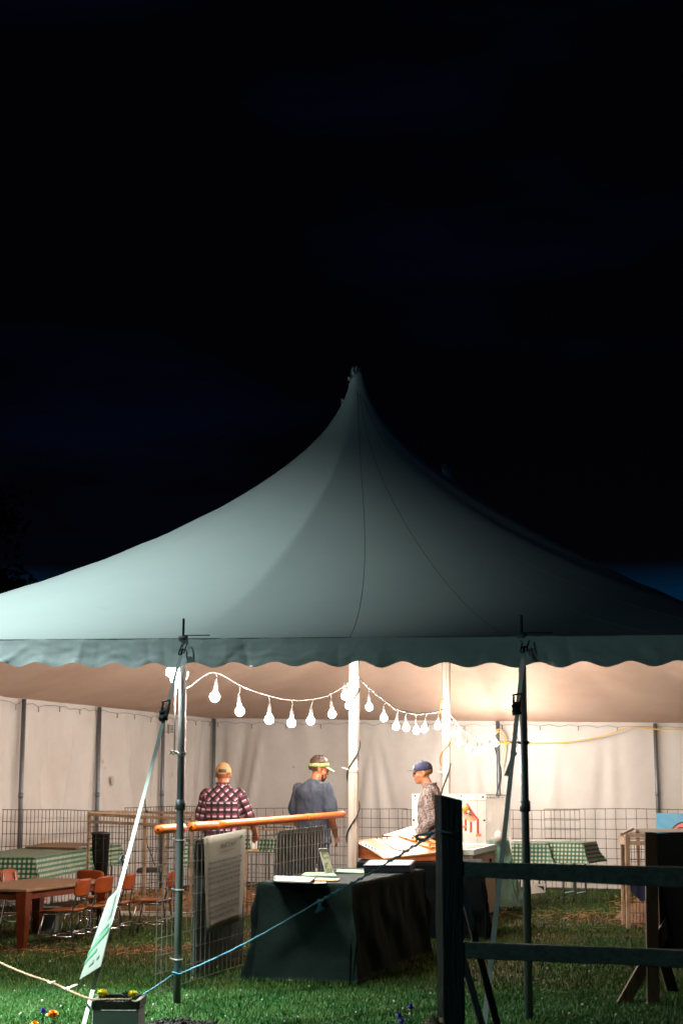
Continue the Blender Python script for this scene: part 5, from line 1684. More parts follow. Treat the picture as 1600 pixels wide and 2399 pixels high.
rows_ = [[c[0].lerp(c[1], i / 8).lerp(c[3].lerp(c[2], i / 8), j / 8) + Vector((0, .02 * mn.noise(Vector((i * .5, j * .4, 2))), 0)) for i in range(9)] for j in range(9)]
MB().quadgrid(rows_).build('sheet', M['clear'], cs2, True)
MB().bar(W(1139, 1862, 20.6), W(1186, 1863, 20.68), .02, .016).build('top_batten', M['stain'], cs2)
mb = MB()
for u in (1141, 1148, 1157, 1167, 1177): mb.ell(W(u, 1868, 20.6), (.008, .006, .008), n=6, k=4)
mb.build('batten_nail', M['dark'], cs2)
MB().bar(W(1194, 1962, 20.7), Vector((W(1194, 1962, 20.7).x, 20.7, gz(20.7))), .03, .03, up=(0, 1, 0)).build('leg', M['whitebrd'], cs2)
# little red coop frame standing in the tub
coop = thing('chick_coop_frame', 'little red and orange gabled coop frame standing in the tub', 'coop', tuple(W(1110, 1960, 19.0)))
Z9 = lambda x, y, D: W(930 + x / 5.058, 1750 + y / 5.058, D)
Df, Db = 18.9, 19.35
apexF = Z9(805, 690, Df); Lf = Z9(740, 790, Df); Rf = Z9(965, 865, Df)
dv = Vector((-0.02, 0.42, 0.03)); 
roofR = MB().add([apexF, Rf, Rf + dv + Vector((.03, 0, 0)), apexF + dv + Vector((.08, 0, 0))], [(0, 1, 2, 3)]).build('roof_panel', M['coop'], coop)
md = roofR.modifiers.new('s', 'SOLIDIFY'); md.thickness = 0.008
lowq = Z9(870, 885, Df - .05)
roofL = MB().add([Z9(770, 800, Df - .03), lowq, Rf - Vector((0, .01, 0)), apexF + Vector((0, .02, -.03))], [(0, 1, 2, 3)]).build('roof_panel', M['coop'], coop)
md = roofL.modifiers.new('s', 'SOLIDIFY'); md.thickness = 0.006
MB().bar(apexF - Vector((0, .012, 0)), Rf - Vector((0, .012, 0)), .016, .014, up=(0, 1, 0)).build('rafter', M['coopred'], coop)
MB().bar(apexF - Vector((0, .012, 0)), Lf - Vector((0, .012, 0)), .016, .014, up=(0, 1, 0)).build('rafter', M['coopor'], coop)
MB().bar(Z9(770, 820, Df), lowq - Vector((0, .01, 0)), .012, .012, up=(0, 1, 0)).build('rafter', M['coopor'], coop)
for x, y0, y1, w_ in ((812, 855, 985, .022), (874, 885, 1005, .022), (957, 860, 1040, .024)):
    MB().bar(Z9(x, y0, Df), Z9(x, y1 + 8, Df), w_, w_, up=(0, 1, 0)).build('post', M['coopred'], coop)
MB().ell(Z9(812, 735, Df - .02), (.05, .03, .045)).build('heat_lamp_shade', M['coopor'], coop, True)
MB().ell(Z9(848, 772, Df - .05), (.022, .02, .022)).build('lamp_globe', M['paper'], coop, True)
MB().box(Z9(798, 945, Df - .02), (.05, .05, .03)).build('feeder', M['coopor'], coop)
MB().box(Z9(965, 1045, Df - .02), (.06, .05, .03)).build('feeder', M['coopor'], coop)
# brown slanted board behind game board
slab('slanted_board', 'brown slanted board rising behind the game board', 'board', [W(893, 1957, 17.0), W(960, 1937, 17.5), W(985, 1935, 17.9), W(985, 1962, 17.2)], 0.02, 'tabletop')
# white jug-like round by tub
p = W(1168, 1960, 19.9)
tag(MB().lathe((p.x, p.y, p.z - .06), [(.055, 0), (.06, .06), (.045, .1), (.015, .13)], 14).build('feed_jar', M['tubin'], None, True), 'pale rounded jar on the sage draped stand', 'jar')

# ================================================================== right pen
rp = thing('animal_pen', 'rusty metal and timber animal pen at the right edge with straw inside', 'pen', tuple(W(1490, 2185, 16.9)))
Z8 = lambda x, y, D: W(1400 + x / 4.36, 1860 + y / 4.36, D)
def zbar(a, b, w_, name='post', key='rust', par=None):
    MB().bar(a, b, w_, w_, up=(0, 1, 0)).build(name, M[key], par or rp, False, .003)
zbar(Z8(243, 400, 17.6), Z8(262, 1345, 17.4), .035)
zbar(Z8(298, 405, 17.0), Z8(312, 1385, 16.9), .045)
zbar(Z8(403, 358, 18.6), Z8(415, 760, 18.6), .04)
MB().bar(Z8(240, 412, 17.6), Z8(355, 355, 18.9), .03, .03).build('rail', M['tubin'], rp)
MB().bar(Z8(300, 422, 17.0), Z8(640, 425, 16.9), .045, .045).build('rail', M['rust'], rp)
MB().bar(Z8(300, 500, 17.0), Z8(640, 505, 16.9), .04, .04).build('rail', M['rust'], rp)
MB().bar(Z8(400, 370, 18.6), Z8(900, 375, 18.6), .04, .04).build('rail', M['tubin'], rp)
MB().bar(Z8(235, 470, 17.55), Z8(300, 480, 17.0), .06, .08).build('hinge_plate', M['rust'], rp)
mb = MB()
for i in range(9):
    t = i / 8; a = Z8(245, 500, 17.5).lerp(Z8(300, 500, 17.0), t); mb.tube([Vector((a.x, a.y, gz(17) + .03)), a], .003, 4)
for i in range(14):
    t = i / 13; a = Z8(300, 500, 17.0).lerp(Z8(760, 505, 16.9), t); mb.tube([Vector((a.x, a.y, gz(17) + .03)), a], .003, 4)
for j in range(9):
    z_ = gz(17) + .06 + .11 * j
    a = Z8(245, 500, 17.5); b = Z8(300, 500, 17.0); c_ = Z8(760, 505, 16.9)
    mb.tube([Vector((a.x, a.y, z_)), Vector((b.x, b.y, z_)), Vector((c_.x, c_.y, z_))], .003, 4)
    a = Z8(330, 480, 18.2); mb.tube([Vector((a.x, a.y, z_ + .03)), Vector((a.x + 1.2, a.y, z_ + .03))], .003, 4)
o = mb.build('wire_infill', M['wired'], rp); o['kind'] = 'stuff'
rows_ = []
for j in range(12):
    row = []
    for i in range(16):
        x = 3.15 + 1.6 * i / 15; y = 17.15 + 1.6 * j / 11; ed = min(1, min(i, 15 - i, j, 11 - j) / 2)
        row.append((x, y, gz(y) + (.22 + .06 * mn.noise(Vector((x * 4, y * 4, 1)))) * ed))
    rows_.append(row)
tag(MB().quadgrid(rows_).build('straw_bedding', M['strawbed'], None, True), 'brown straw heaped inside the right pen', 'straw', None, 'stuff')
straws('loose_straw', 'loose stalks sticking out of the straw in the right pen', 600, lambda: (random.uniform(3.1, 4.3), (yy := random.uniform(17.1, 18.3)), gz(yy) + random.uniform(.05, .28)), .05, .15, .0025)
rows_ = [[Z8(330 + 165 * i / 6, 880 + (235 if True else 0) * j / 5 * (1 - abs(i - 4.5) / 8), 16.85) + Vector((0, .01 * math.sin(i * 2), 0)) for i in range(7)] for j in range(6)]
tag(MB().quadgrid(rows_).build('hanging_cloth', M['navycloth'], None, True), 'navy cloth hanging on the right pen wire', 'cloth')

# painted panel with a pink shape
art = thing('painted_panel', 'sky blue painted panel with a pink rounded shape by the back wall', 'painting', tuple(W(1570, 2080, 23.6)))
c = [W(1537, 1905, 23.7), W(1690, 1908, 23.3), W(1690, 2075, 23.3), W(1537, 2070, 23.7)]
mb = MB(); mb.add(c + [p + Vector((0, .02, 0)) for p in c], [(3, 2, 1, 0), (4, 5, 6, 7), (0, 1, 5, 4), (1, 2, 6, 5), (2, 3, 7, 6), (3, 0, 4, 7)]); mb.build('board', M['artblue'], art)
ax_ = (c[1] - c[0]).normalized(); ac = W(1607, 1960, 23.5) + Vector((0, -.02, 0))
def ap(a, b, off=0): return ac + ax_ * a + Vector((0, -off, b))
K = 28
mb = MB(); mb.add([ap(.24 * math.cos(2 * math.pi * k / K), .215 * math.sin(2 * math.pi * k / K)) for k in range(K)], [tuple(range(K))]); mb.build('pink_shape', M['artpink'], art)
MB().tube([ap(.24 * math.cos(2 * math.pi * k / K), .215 * math.sin(2 * math.pi * k / K), .004) for k in range(K + 1)], .009, 5).build('painted_outline', M['ink'], art)
MB().tube(catpts([ap(-.21, .06, .004), ap(-.15, .10, .004), ap(-.08, .13, .004), ap(0, .10, .004), ap(.05, .02, .004)]), .008, 5).build('painted_outline', M['ink'], art)
MB().tube(catpts([ap(-.22, .03, .004), ap(-.16, .07, .004), ap(-.12, .03, .004), ap(-.07, .06, .004)]), .007, 5).build('painted_outline', M['ink'], art)

# easel board bottom right
es = thing('easel_board', 'large black board on a pine A frame, seen from behind at the right edge', 'easel', tuple(W(1560, 2350, 11.1)))
def eb(a, b, w_, h_, key='easelwood', name='leg', up=(0, 1, 0)):
    MB().bar(a, b, w_, h_, up=up).build(name, M[key], es, False, .003)
eb(W(1523, 1951, 11.3), W(1530, 2385, 11.15), .085, .04)
eb(W(1572, 2150, 11.25), W(1452, 2362, 11.2), .08, .04, name='brace')
eb(W(1540, 2200, 11.5), W(1590, 2380, 11.9), .08, .04, name='brace')
eb(W(1440, 2362, 11.25), W(1640, 2392, 11.0), .04, .085, name='foot_board', up=(0, 0, 1))
c = [W(1538, 1952, 11.25), W(1700, 1946, 11.0), W(1700, 2262, 11.0), W(1548, 2256, 11.25)]
mb = MB(); mb.add(c + [p + Vector((0, .03, 0)) for p in c], [(3, 2, 1, 0), (4, 5, 6, 7), (0, 1, 5, 4), (1, 2, 6, 5), (2, 3, 7, 6), (3, 0, 4, 7)]); mb.build('board', M['blackbrd'], es)

# ================================================================== timber fence in front
fn = thing('timber_fence', 'dark weathered post and rail fence crossing the right foreground', 'fence', tuple(Vector((0.44, 7.0, 0))))
pc = W(1053, 2100, 7.05)
aL = R(14)
pw = 0.098
mtx = Matrix.Rotation(aL, 3, 'Z')
ptop_ = W(1053, 1868, 7.05).z
vs_ = []; 
NZ = 26
for i in range(NZ):
    z_ = -0.05 + (ptop_ + 0.05) * i / (NZ - 1)
    for k, (i_, j_) in enumerate(((-1, -1), (1, -1), (1, 1), (-1, 1))):
        ch = 0.004 * mn.noise(Vector((z_ * 6, k * 3.1, 0)))
        zz_ = z_ + (0.012 * (-i_) if i == NZ - 1 else 0)
        q = mtx @ Vector((i_ * (pw / 2 + ch), j_ * (pw / 2 + ch), 0))
        vs_.append((pc.x + q.x, pc.y + q.y, zz_))
fs_ = [(i * 4 + k, i * 4 + (k + 1) % 4, (i + 1) * 4 + (k + 1) % 4, (i + 1) * 4 + k) for i in range(NZ - 1) for k in range(4)] + [(3, 2, 1, 0), tuple((NZ - 1) * 4 + k for k in range(4))]
MB().add(vs_, fs_).build('post', M['postgreen'], fn, False, .005)
def rail(u0, vt0, vb0, D0_, u1, vt1, vb1, D1_, name='rail'):
    mb = MB(); NX = 22; vs_ = []
    for i in range(NX):
        t = i / (NX - 1); u = u0 + (u1 - u0) * t; D = D0_ + (D1_ - D0_) * t
        a = W(u, vt0 + (vt1 - vt0) * t, D); b = W(u, vb0 + (vb1 - vb0) * t, D)
        th = 0.045
        for k, (p, dy) in enumerate(((b, -th / 2), (b, th / 2), (a, th / 2), (a, -th / 2))):
            w1 = 0.004 * mn.noise(Vector((p.x * 4, k * 2.7, vt0)))
            vs_.append((p.x, p.y + dy + w1, p.z + w1))
    fs_ = [(i * 4 + k, i * 4 + (k + 1) % 4, (i + 1) * 4 + (k + 1) % 4, (i + 1) * 4 + k) for i in range(NX - 1) for k in range(4)] + [(3, 2, 1, 0), tuple((NX - 1) * 4 + k for k in range(4))]
    mb.add(vs_, fs_).build(name, M['railgreen'], fn, False, .006)
rail(1078, 2018, 2053, 7.05, 1690, 2034, 2085, 6.35)
rail(1078, 2206, 2244, 7.05, 1690, 2229, 2271, 6.35)
MB().bar(W(1082, 2080, 7.25), W(1172, 2430, 7.15), .030, .062, up=(0, 1, 0)).build('brace', M['postgreen'], fn)
MB().bar(W(1082, 2240, 7.4), W(1140, 2440, 7.4), .030, .085, up=(0, 1, 0)).build('brace', M['postgreen'], fn)

# blue rope
ra = W(1023, 1948, 6.99); knot = W(750, 2110, 8.3); rb = Vector((pL.x + .03, pL.y - .01, W(430, 2279, 11.1).z))
def rope_pts(a, b, sag=.0, n=30, wob=.0012, seed=0):
    return [a.lerp(b, i / n) + Vector((0, 0, -sag * math.sin(math.pi * i / n) + wob * math.sin(i * 1.7 + seed))) for i in range(n + 1)]
rpe = thing('blue_rope', 'blue twine barrier tied from the fence post to the left front pole', 'rope', tuple(rb))
pts = [W(1078, 1953, 6.97), W(1050, 1951, 6.93), W(1026, 1945, 6.97), ra] + rope_pts(ra, knot, 0.01, 22)[1:] + rope_pts(knot, rb, .02, 30)[1:]
MB().tube(pts, 0.0042, 7).build('twine', M['bluerope'], rpe, True)
tw = []
for i in range(len(pts[4:26]) * 5):
    k = i / 5; j = min(20, int(k)); p = pts[4 + j].lerp(pts[5 + j], k - j); a = i * .9
    tw.append(p + Vector((0, math.cos(a), math.sin(a))) * .008)
MB().tube(tw, 0.0035, 5).build('doubled_twine', M['bluerope'], rpe, True)
mb = MB(); kp = W(751, 2118, 8.3)
mb.tube([knot, knot + Vector((0.0, -.01, -.03)), knot + Vector((-.008, -.01, -.045))], [.008, .012, .007], 6)
for a_, b_k in ((-.012, -.055), (.012, -.05), (.022, -.04), (-.02, -.06)):
    mb.tube([knot + Vector((0, -.01, -.03)), knot + Vector((a_, -.015, b_k))], [.008, .005], 5)
mb.ell(knot + Vector((-.006, -.01, -.048)), (.014, .01, .010))
mb.build('twine_knot', M['bluerope'], rpe, True)
lo = W(985, 1963, 7.2)
MB().tube(catpts([W(1010, 1953, 7.03), W(998, 1965, 7.1), W(980, 1966, 7.18), W(975, 1959, 7.2), W(990, 1955, 7.15), W(1012, 1952, 7.03)]), .007, 6).build('twine_tail', M['bluerope'], rpe, True)
MB().tube([Vector((pL.x + .033 * math.cos(a), pL.y + .033 * math.sin(a), rb.z + .006 * math.sin(a * 2))) for a in np.linspace(0, 12.5, 30)], .005, 5).build('twine_loop', M['bluerope'], rpe, True)
pts = rope_pts(Vector((pL.x - .03, pL.y - .01, rb.z - .01)), W(318, 2340, 9.5), .004, 12)
MB().tube(pts, .0035, 6).build('twine', M['bluerope'], rpe, True)
mb = MB(); q = W(306, 2343, 9.3)
mb.ell(q, (.014, .01, .008)); mb.tube([q, q + Vector((-.02, 0, .004)), q + Vector((-.035, 0, -.008))], .005, 5); mb.tube([q, q + Vector((.02, 0, -.006))], .006, 5); mb.build('twine_knot', M['bluerope'], rpe, True)

# planter and rope
pz = W(280, 2346, 9.2).z
pl0, pl1 = W(215, 2346, 9.2), W(327, 2346, 9.2)
cx = (pl0.x + pl1.x) / 2; pwid = pl1.x - pl0.x
plr = thing('planter_box', 'grey wooden planter post box at the lower left with rope across it', 'planter', (cx, 9.35, 0))
pwid *= .97
RZ = Matrix.Rotation(R(-2), 3, 'Z')
mb = MB(); mb.box((cx, 9.36, (pz - .05) / 2), (pwid * 1.02, .26, pz - .05), RZ, 0.97); mb.build('box_body', M['planter'], plr, False, .004)
mb = MB()
for (dx, dy, sx_, sy_) in ((0, -.14, pwid * 1.04, .03), (0, .14, pwid * 1.04, .03), (-pwid / 2 - .0, 0, .025, .25), (pwid / 2 + .0, 0, .025, .25)):
    q_ = RZ @ Vector((dx * .96, dy, 0)); mb.box((cx + q_.x, 9.36 + q_.y, pz - .023), (sx_ * .96, sy_, .05), RZ)
mb.build('rim', M['planterrim'], plr, False, .004)
MB().box((cx, 9.36, pz - .035), (pwid - .06, .23, .02), RZ).build('potting_soil', M['mulch'], plr)

def flower(label, p, r, key, name='marigold', stem=True, cat='flower', grp=None, base_z=None):
    p = Vector(p); bz = p.z - .18 if base_z is None else base_z
    root = thing(name, label, cat, (p.x, p.y, bz), 0, grp)
    mb = MB(); rq = random.Random(int(p.x * 1000) + 5)
    for k in range(70):
        a = rq.uniform(0, 6.28); e_ = rq.uniform(-.35, 1.45)
        d = Vector((math.cos(a) * math.cos(e_), math.sin(a) * math.cos(e_), math.sin(e_) * .8))
        side = Vector((-math.sin(a), math.cos(a), 0)) * r * .22
        c_ = p + d * r * rq.uniform(.75, 1.0); b = p + d * r * .3
        mb.add([b - side * .4, b + side * .4, c_ + side + Vector((0, 0, r * .08)), c_ + d * r * .12, c_ - side + Vector((0, 0, r * .08))], [(0, 1, 2, 3, 4)])
    mb.ell(p, (r * .72, r * .72, r * .55), n=8, k=5)
    mb.build('blossom', M[key], root, True)
    MB().tube([Vector((p.x + .01, p.y, bz)), p - Vector((0, 0, r * .3))], .004, 5).build('stem', M['leafg'], root)
    mb = MB()
    for k in range(9):
        a = rq.uniform(0, 6.28); h = bz + (p.z - bz) * rq.uniform(.3, .95); q = Vector((p.x, p.y, h)); d = Vector((math.cos(a), math.sin(a), rq.uniform(.1, .7))) * r * 1.5; s_ = Vector((-math.sin(a), math.cos(a), 0)) * r * .28
        mb.add([q, q + d * .5 + s_, q + d, q + d * .5 - s_], [(0, 1, 2, 3)])
    mb.build('leaves', M['leafg'], root)
    return root
fg = 'flowers along the front bed'
flower('round yellow marigold at the left of the planter', W(241, 2328, 9.40), .034, 'marigold_y', grp=fg, base_z=pz - .03)
flower('round yellow marigold at the right of the planter', W(311, 2330, 9.40), .031, 'marigold_y', grp=fg, base_z=pz - .03)
mb = MB(); q0 = W(292, 2332, 9.40)
for k in range(14):
    a = random.uniform(0, 6.28); d = Vector((math.cos(a) * .03, math.sin(a) * .02, random.uniform(.0, .035))); s_ = Vector((-math.sin(a), math.cos(a), 0)) * .008
    mb.add([q0, q0 + d * .5 + s_, q0 + d, q0 + d * .5 - s_], [(0, 1, 2, 3)])
tag(mb.build('leaf_sprig', M['leafg']), 'green leaf sprig between the two yellow marigolds', 'leaves')
flower('orange marigold in the grass at the lower left', W(125, 2378, 9.6), .034, 'marigold_o', grp=fg, base_z=0)
flower('orange marigold cut by the bottom frame edge', W(82, 2402, 9.5), .03, 'marigold_o', grp=fg, base_z=0)
flower('deep violet pansy beside the orange marigold', W(102, 2369, 9.65), .022, 'pansy', 'pansy', grp=fg, base_z=0)
flower('deep violet pansy standing left of the fence post', W(962, 2360, 9.6), .023, 'pansy', 'pansy', grp=fg, base_z=0)
flower('small violet pansy low in the grass left of the fence post', W(934, 2380, 9.6), .022, 'pansy', 'pansy', grp=fg, base_z=0)
flower('violet pansy at the bottom edge near the cream rose', W(941, 2392, 9.5), .022, 'pansy', 'pansy', grp=fg, base_z=0)
flower('big cream blossom in front of the fence post foot', W(1014, 2401, 6.3), .045, 'cream', 'cream_blossom', grp=fg, base_z=0)
# mulch mound
mb = MB(); rows_ = []
for j in range(16):
    row = []
    for i in range(44):
        x = -1.30 + 0.75 * i / 43; y = 9.3 + 0.9 * j / 15
        prof_ = max(0, math.sin(math.pi * i / 43)) ** .5 * max(0, math.sin(math.pi * j / 15)) ** .5
        row.append((x, y, prof_ * (.13 - .07 * i / 43 + .03 * mn.noise(Vector((x * 20, y * 20, 0))) + .02 * mn.noise(Vector((x * 50, y * 50, 3)))) - 0.01))
    rows_.append(row)
mb.quadgrid(rows_)
for k in range(900):
    i = random.randrange(1, 43); j = random.randrange(1, 15); p = Vector(rows_[j][i])
    mb.box(p + Vector((random.uniform(-.01, .01), random.uniform(-.02, .02), .005)), (random.uniform(.01, .035), random.uniform(.006, .014), .005), Matrix.Rotation(random.uniform(0, 6), 3, 'Z') @ Matrix.Rotation(random.uniform(-.8, .8), 3, 'X'))
tag(mb.build('mulch_mound', M['mulch']), 'dark bark mulch heaped right of the planter', 'mulch', None, 'stuff')
# jute rope
jr = thing('jute_rope', 'sagging jute rope barrier running from the left edge to the planter', 'rope', tuple(W(-60, 2225, 10.2)))
jp = [W(-60, 2225, 10.3), W(0, 2255, 10.15), (W(60, 2281, 10.0)), W(121, 2302, 9.85), W(165, 2322, 9.7), W(215, 2341, 9.25), W(262, 2342, 9.2), W(310, 2342, 9.2)]
cpj = catpts(jp, 10)
MB().tube(cpj, .0065, 7).build('rope_strand', M['jute'], jr, True)
tw = []
for i in range((len(cpj) - 1) * 4):
    k = i / 4; j = int(k); p = cpj[j].lerp(cpj[j + 1], k - j); a = i * 1.0
    tw.append(p + Vector((0, math.cos(a), math.sin(a))) * .006)
MB().tube(tw, .004, 5).build('rope_strand', M['jute'], jr, True)
for u, v, s_ in ((121, 2303, .6), (163, 2316, 1.2)):
    q = W(u, v, 9.75); mb = MB(); mb.ell(q, (.018 * s_, .014 * s_, .010 * s_)); mb.tube([q, q + Vector((.03 * s_, -.01, .012 * s_)), q + Vector((.045 * s_, -.01, .02 * s_))], [.01 * s_, .011 * s_, .003], 6)
    mb.tube([q, q + Vector((-.02 * s_, -.01, -.002)), q + Vector((-.035 * s_, 0, .008))], [.009 * s_, .007 * s_, .003], 6); mb.build('rag_knot', M['rag'], jr, True)

# corrugated card hanging on the left strap
cd0 = [W(281, 2079, 9.66), W(254, 2105, 9.76), W(187, 2295, 9.50), W(236, 2264, 9.38)]
card = thing('strap_card', 'white card with green stripes hanging edge on from the left guy strap', 'card', tuple(cd0[2]))
mb = MB(); n_ = Vector((.9, .3, .3)).normalized() * .004
mb.add(cd0 + [p + n_ for p in cd0], [(0, 1, 2, 3), (7, 6, 5, 4), (0, 4, 5, 1), (1, 5, 6, 2), (2, 6, 7, 3), (3, 7, 4, 0)]); mb.build('card_sheet', M['cardgrey'], card)
cn = (cd0[1] - cd0[0]).cross(cd0[3] - cd0[0]).normalized()
if cn.y > 0: cn = -cn
def cq(s, t): return (cd0[1].lerp(cd0[0], s)).lerp(cd0[2].lerp(cd0[3], s), t) + cn * .006
def stripe(s0, t0, s1_, t1, w_, key='inkgreen'):
    MB().add([cq(s0, t0), cq(s1_, t1), cq(s1_, t1 + w_), cq(s0, t0 + w_)], [(0, 1, 2, 3)]).build('green_print', M[key], card)
stripe(.03, .66, .97, .50, .07); stripe(.25, .55, .9, .44, .035); stripe(.02, .78, .55, .70, .05)
stripe(.72, .1, .92, .06, .30, 'backboard'); stripe(.45, .3, .6, .28, .14, 'backboard'); stripe(.35, .86, .55, .84, .05, 'backboard'); stripe(.68, .84, .8, .82, .04, 'backboard')

# ================================================================== people
def hand(mb, wrist, d, palm_n, s=1.0, curl=.5, side=1):
    """palm with four fingers and a thumb; d = direction of the fingers"""
    d = Vector(d).normalized(); n_ = Vector(palm_n); n_ = (n_ - d * n_.dot(d)).normalized(); x = d.cross(n_)
    w = Vector(wrist)
    mb.caps(w, w + d * .05 * s, .024 * s, .030 * s)
    for k, (o_, L_, r_) in enumerate(((-.030, .068, .0085), (-.010, .078, .009), (.011, .072, .0088), (.030, .056, .008))):
        b = w + d * .065 * s + x * o_ * s
        mb.caps(w + d * .03 * s + x * o_ * .8 * s, b, .014 * s, .012 * s, 7)
        d1_ = (d + n_ * curl * .6).normalized(); m_ = b + d1_ * L_ * .5 * s
        d2 = (d + n_ * curl * 1.6).normalized(); e_ = m_ + d2 * L_ * .5 * s
        mb.caps(b, m_, r_ * 1.1 * s, r_ * s, 7); mb.caps(m_, e_, r_ * s, r_ * .85 * s, 7)
    t0 = w + d * .02 * s - x * .022 * s * side; t1 = t0 - x * .03 * s * side + d * .03 * s + n_ * .01; t2 = t1 + d * .028 * s + n_ * .012
    mb.caps(t0, t1, .013 * s, .011 * s, 7); mb.caps(t1, t2, .011 * s, .009 * s, 7)

def head_shapes(mb, hc, Rm, s=1.0):
    """hc: head centre; Rm orients head (faces +Y locally)"""
    def q(x, y, z): return Vector(hc) + Rm @ Vector((x * s, y * s, z * s))
    def E(x, y, z, rx, ry, rz, rot=None): mb.ell(q(x, y, z), (rx * s, ry * s, rz * s), Rm if rot is None else Rm @ rot, 16, 12)
    E(0, -.012, .035, .076, .095, .085)         # cranium
    E(0, .025, -.03, .062, .068, .085)          # face
    E(0, .052, -.088, .036, .034, .026)         # chin
    E(0, .018, -.070, .052, .056, .042)         # jaw
    E(0, .080, .018, .045, .018, .014)          # brow
    E(0, .099, -.022, .012, .018, .016)         # nose tip
    mb.caps(q(0, .086, .012), q(0, .100, -.018), .009 * s, .012 * s, 8)
    E(0, .085, -.056, .022, .012, .007)         # lips
    E(0, .083, -.065, .019, .012, .007)
    for sx in (-1, 1):
        E(sx * .078, -.006, -.008, .008, .019, .031)
        E(sx * .045, .060, -.025, .022, .022, .024)
def person(label, loc, yaw, J, shirt, hs, skin, shirt_sleeve, head_yaw=0, head_pitch=0, hatfn=None, hair=None, s=1.0, lean=0):
    """J: joints in local space facing +Y"""
    root = thing('person', label, 'person', loc, yaw)
    ORG[root.name] = Vector()        # build locally
    b = MB()
    V = Vector
    # skin body
    b.stack([(0, 0, .86, .10, .08), (0, 0, .95, .150, .105), (0, -.005, 1.08, .135, .095), (0, 0, 1.25, .150, .105), (0, -.01, 1.38, .160, .098), (0, -.015, 1.45, .11, .07), (0, -.01, 1.49, .055, .055)])
    nk = J['neck']; hc = J['head']
    b.caps(V((0, -.015, 1.43)), nk, .062, .056); b.caps(nk, hc + V((0, -.01, -.04)), .056, .055)
    Rm = Matrix.Rotation(head_yaw, 3, 'Z') @ Matrix.Rotation(head_pitch, 3, 'X')
    head_shapes(b, hc, Rm)
    for sd in ('L', 'R'):
        sh, el, wr = J['sh' + sd], J['el' + sd], J['wr' + sd]
        b.caps(sh, el, .050, .038); b.caps(el, el.lerp(wr, .35), .040, .041); b.caps(el.lerp(wr, .35), wr, .041, .026)
        hand(b, wr, J['hd' + sd], J['pn' + sd], 1.0, J.get('curl' + sd, .5), -1 if sd == 'L' else 1)
        kn, an = J['kn' + sd], J['an' + sd]; hp = V((.09 * (1 if sd == 'R' else -1), 0, .90))
        b.caps(hp, kn, .085, .055); b.caps(kn, kn.lerp(an, .3), .054, .055); b.caps(kn.lerp(an, .3), an, .055, .038)
        b.caps(an + V((0, -.03, -.03)), an + V((0, .15, -.055)), .042, .030)
    vs_, fs_ = remeshed(b, .0095, 3)
    body = mesh_obj('body', vs_, fs_, M[skin], root, True)
    # shirt
    sh_ = MB()
    k = shirt_sleeve['k']
    hem = shirt_sleeve['hem']
    sh_.stack([(0, 0, hem, .185 * k, .135 * k), (0, 0, hem + .02, .187 * k, .137 * k), (0, -.005, 1.05, .178 * k, .128 * k), (0, -.005, 1.22, .190 * k, .132 * k), (0, -.012, 1.34, .205 * k, .130 * k), (0, -.018, 1.40, .190 * k, .115 * k), (0, -.018, 1.445, .150 * k, .095 * k), (0, -.014, 1.475, .105, .08), (0, -.008, 1.505, .068, .068)], 24)
    for sd in ('L', 'R'):
        s0, el, wr = J['sh' + sd], J['el' + sd], J['wr' + sd]
        f = shirt_sleeve['len']
        if f <= 1:
            e_ = s0.lerp(el, f); sh_.caps(s0, e_, .068 * k, shirt_sleeve['w'])
        else:
            sh_.caps(s0, el, .068 * k, .060 * k); e_ = el.lerp(wr, f - 1); sh_.caps(el, e_, .061 * k, shirt_sleeve['w'])
            if f < 1.9:    # rolled cuff
                d = (e_ - el).normalized(); sh_.tube([e_ - d * .03, e_ + d * .02], shirt_sleeve['w'] + .008, 14)
    vs_, fs_ = remeshed(sh_, .011, 3, shirt_sleeve.get('disp', .010) * 1.25, .066, shirt_sleeve.get('seed', 0))
    # uv: plaid runs straight on the trunk, diagonal on the yoke, along the sleeves
    uv = {}
    for i, p in enumerate(vs_):
        x, y, z = p
        best = None
        for sd in ('L', 'R'):
            s0, el, wr = J['sh' + sd], J['el' + sd], J['wr' + sd]
            for a, c_ in ((s0, el), (el, wr)):
                ab = c_ - a; t = max(0, min(1, (V(p) - a).dot(ab) / ab.dot(ab))); dd = (V(p) - (a + ab * t)).length
                if best is None or dd < best[0]: best = (dd, t * ab.length + (0 if a is s0 else (el - s0).length), (V(p) - a).cross(ab.normalized()))
        if best[0] < .10 and abs(x) > .165 * k and z < 1.40:
            cr_ = best[2]; uv[i] = (math.atan2(cr_.y, cr_.x + cr_.z) * .06, best[1])
        elif z > 1.335 - .0 * abs(x):
            uv[i] = ((x + z) * .75, (z - x) * .75)
        else: uv[i] = (x + .02, z)
    so = mesh_obj('shirt', vs_, fs_, M[shirt], root, True, uv)
    # collar
    if shirt_sleeve.get('collar'):
        P_ = []; cuv = []
        for j in range(4):
            row = []; ur = []
            for i in range(25):
                a = R(100 + 340 * i / 24); rr2 = .066 + .006 * (j == 0) + .004 * j
                row.append(V((rr2 * math.cos(a), -.008 + rr2 * math.sin(a) * 1.0, 1.49 + .038 * j / 3))); ur.append((i * .03, j * .012))
            P_.append(row); cuv.append(ur)
        o_ = MB().quadgrid(P_, cuv).build('collar', M[shirt], root, True); md = o_.modifiers.new('s', 'SOLIDIFY'); md.thickness = .006
    tr = MB()
    tr.stack([(0, 0, .80, .12, .09), (0, 0, .90, .165, .12), (0, 0, .99, .160, .115), (0, 0, 1.02, .155, .11)])
    for sd in ('L', 'R'):
        kn, an = J['kn' + sd], J['an' + sd]; hp = V((.09 * (1 if sd == 'R' else -1), 0, .88))
        tr.caps(hp, kn, .098, .072); tr.caps(kn, an + V((0, 0, .03)), .072, .058)
    vs_, fs_ = remeshed(tr, .014, 3, .008, .12, 3)
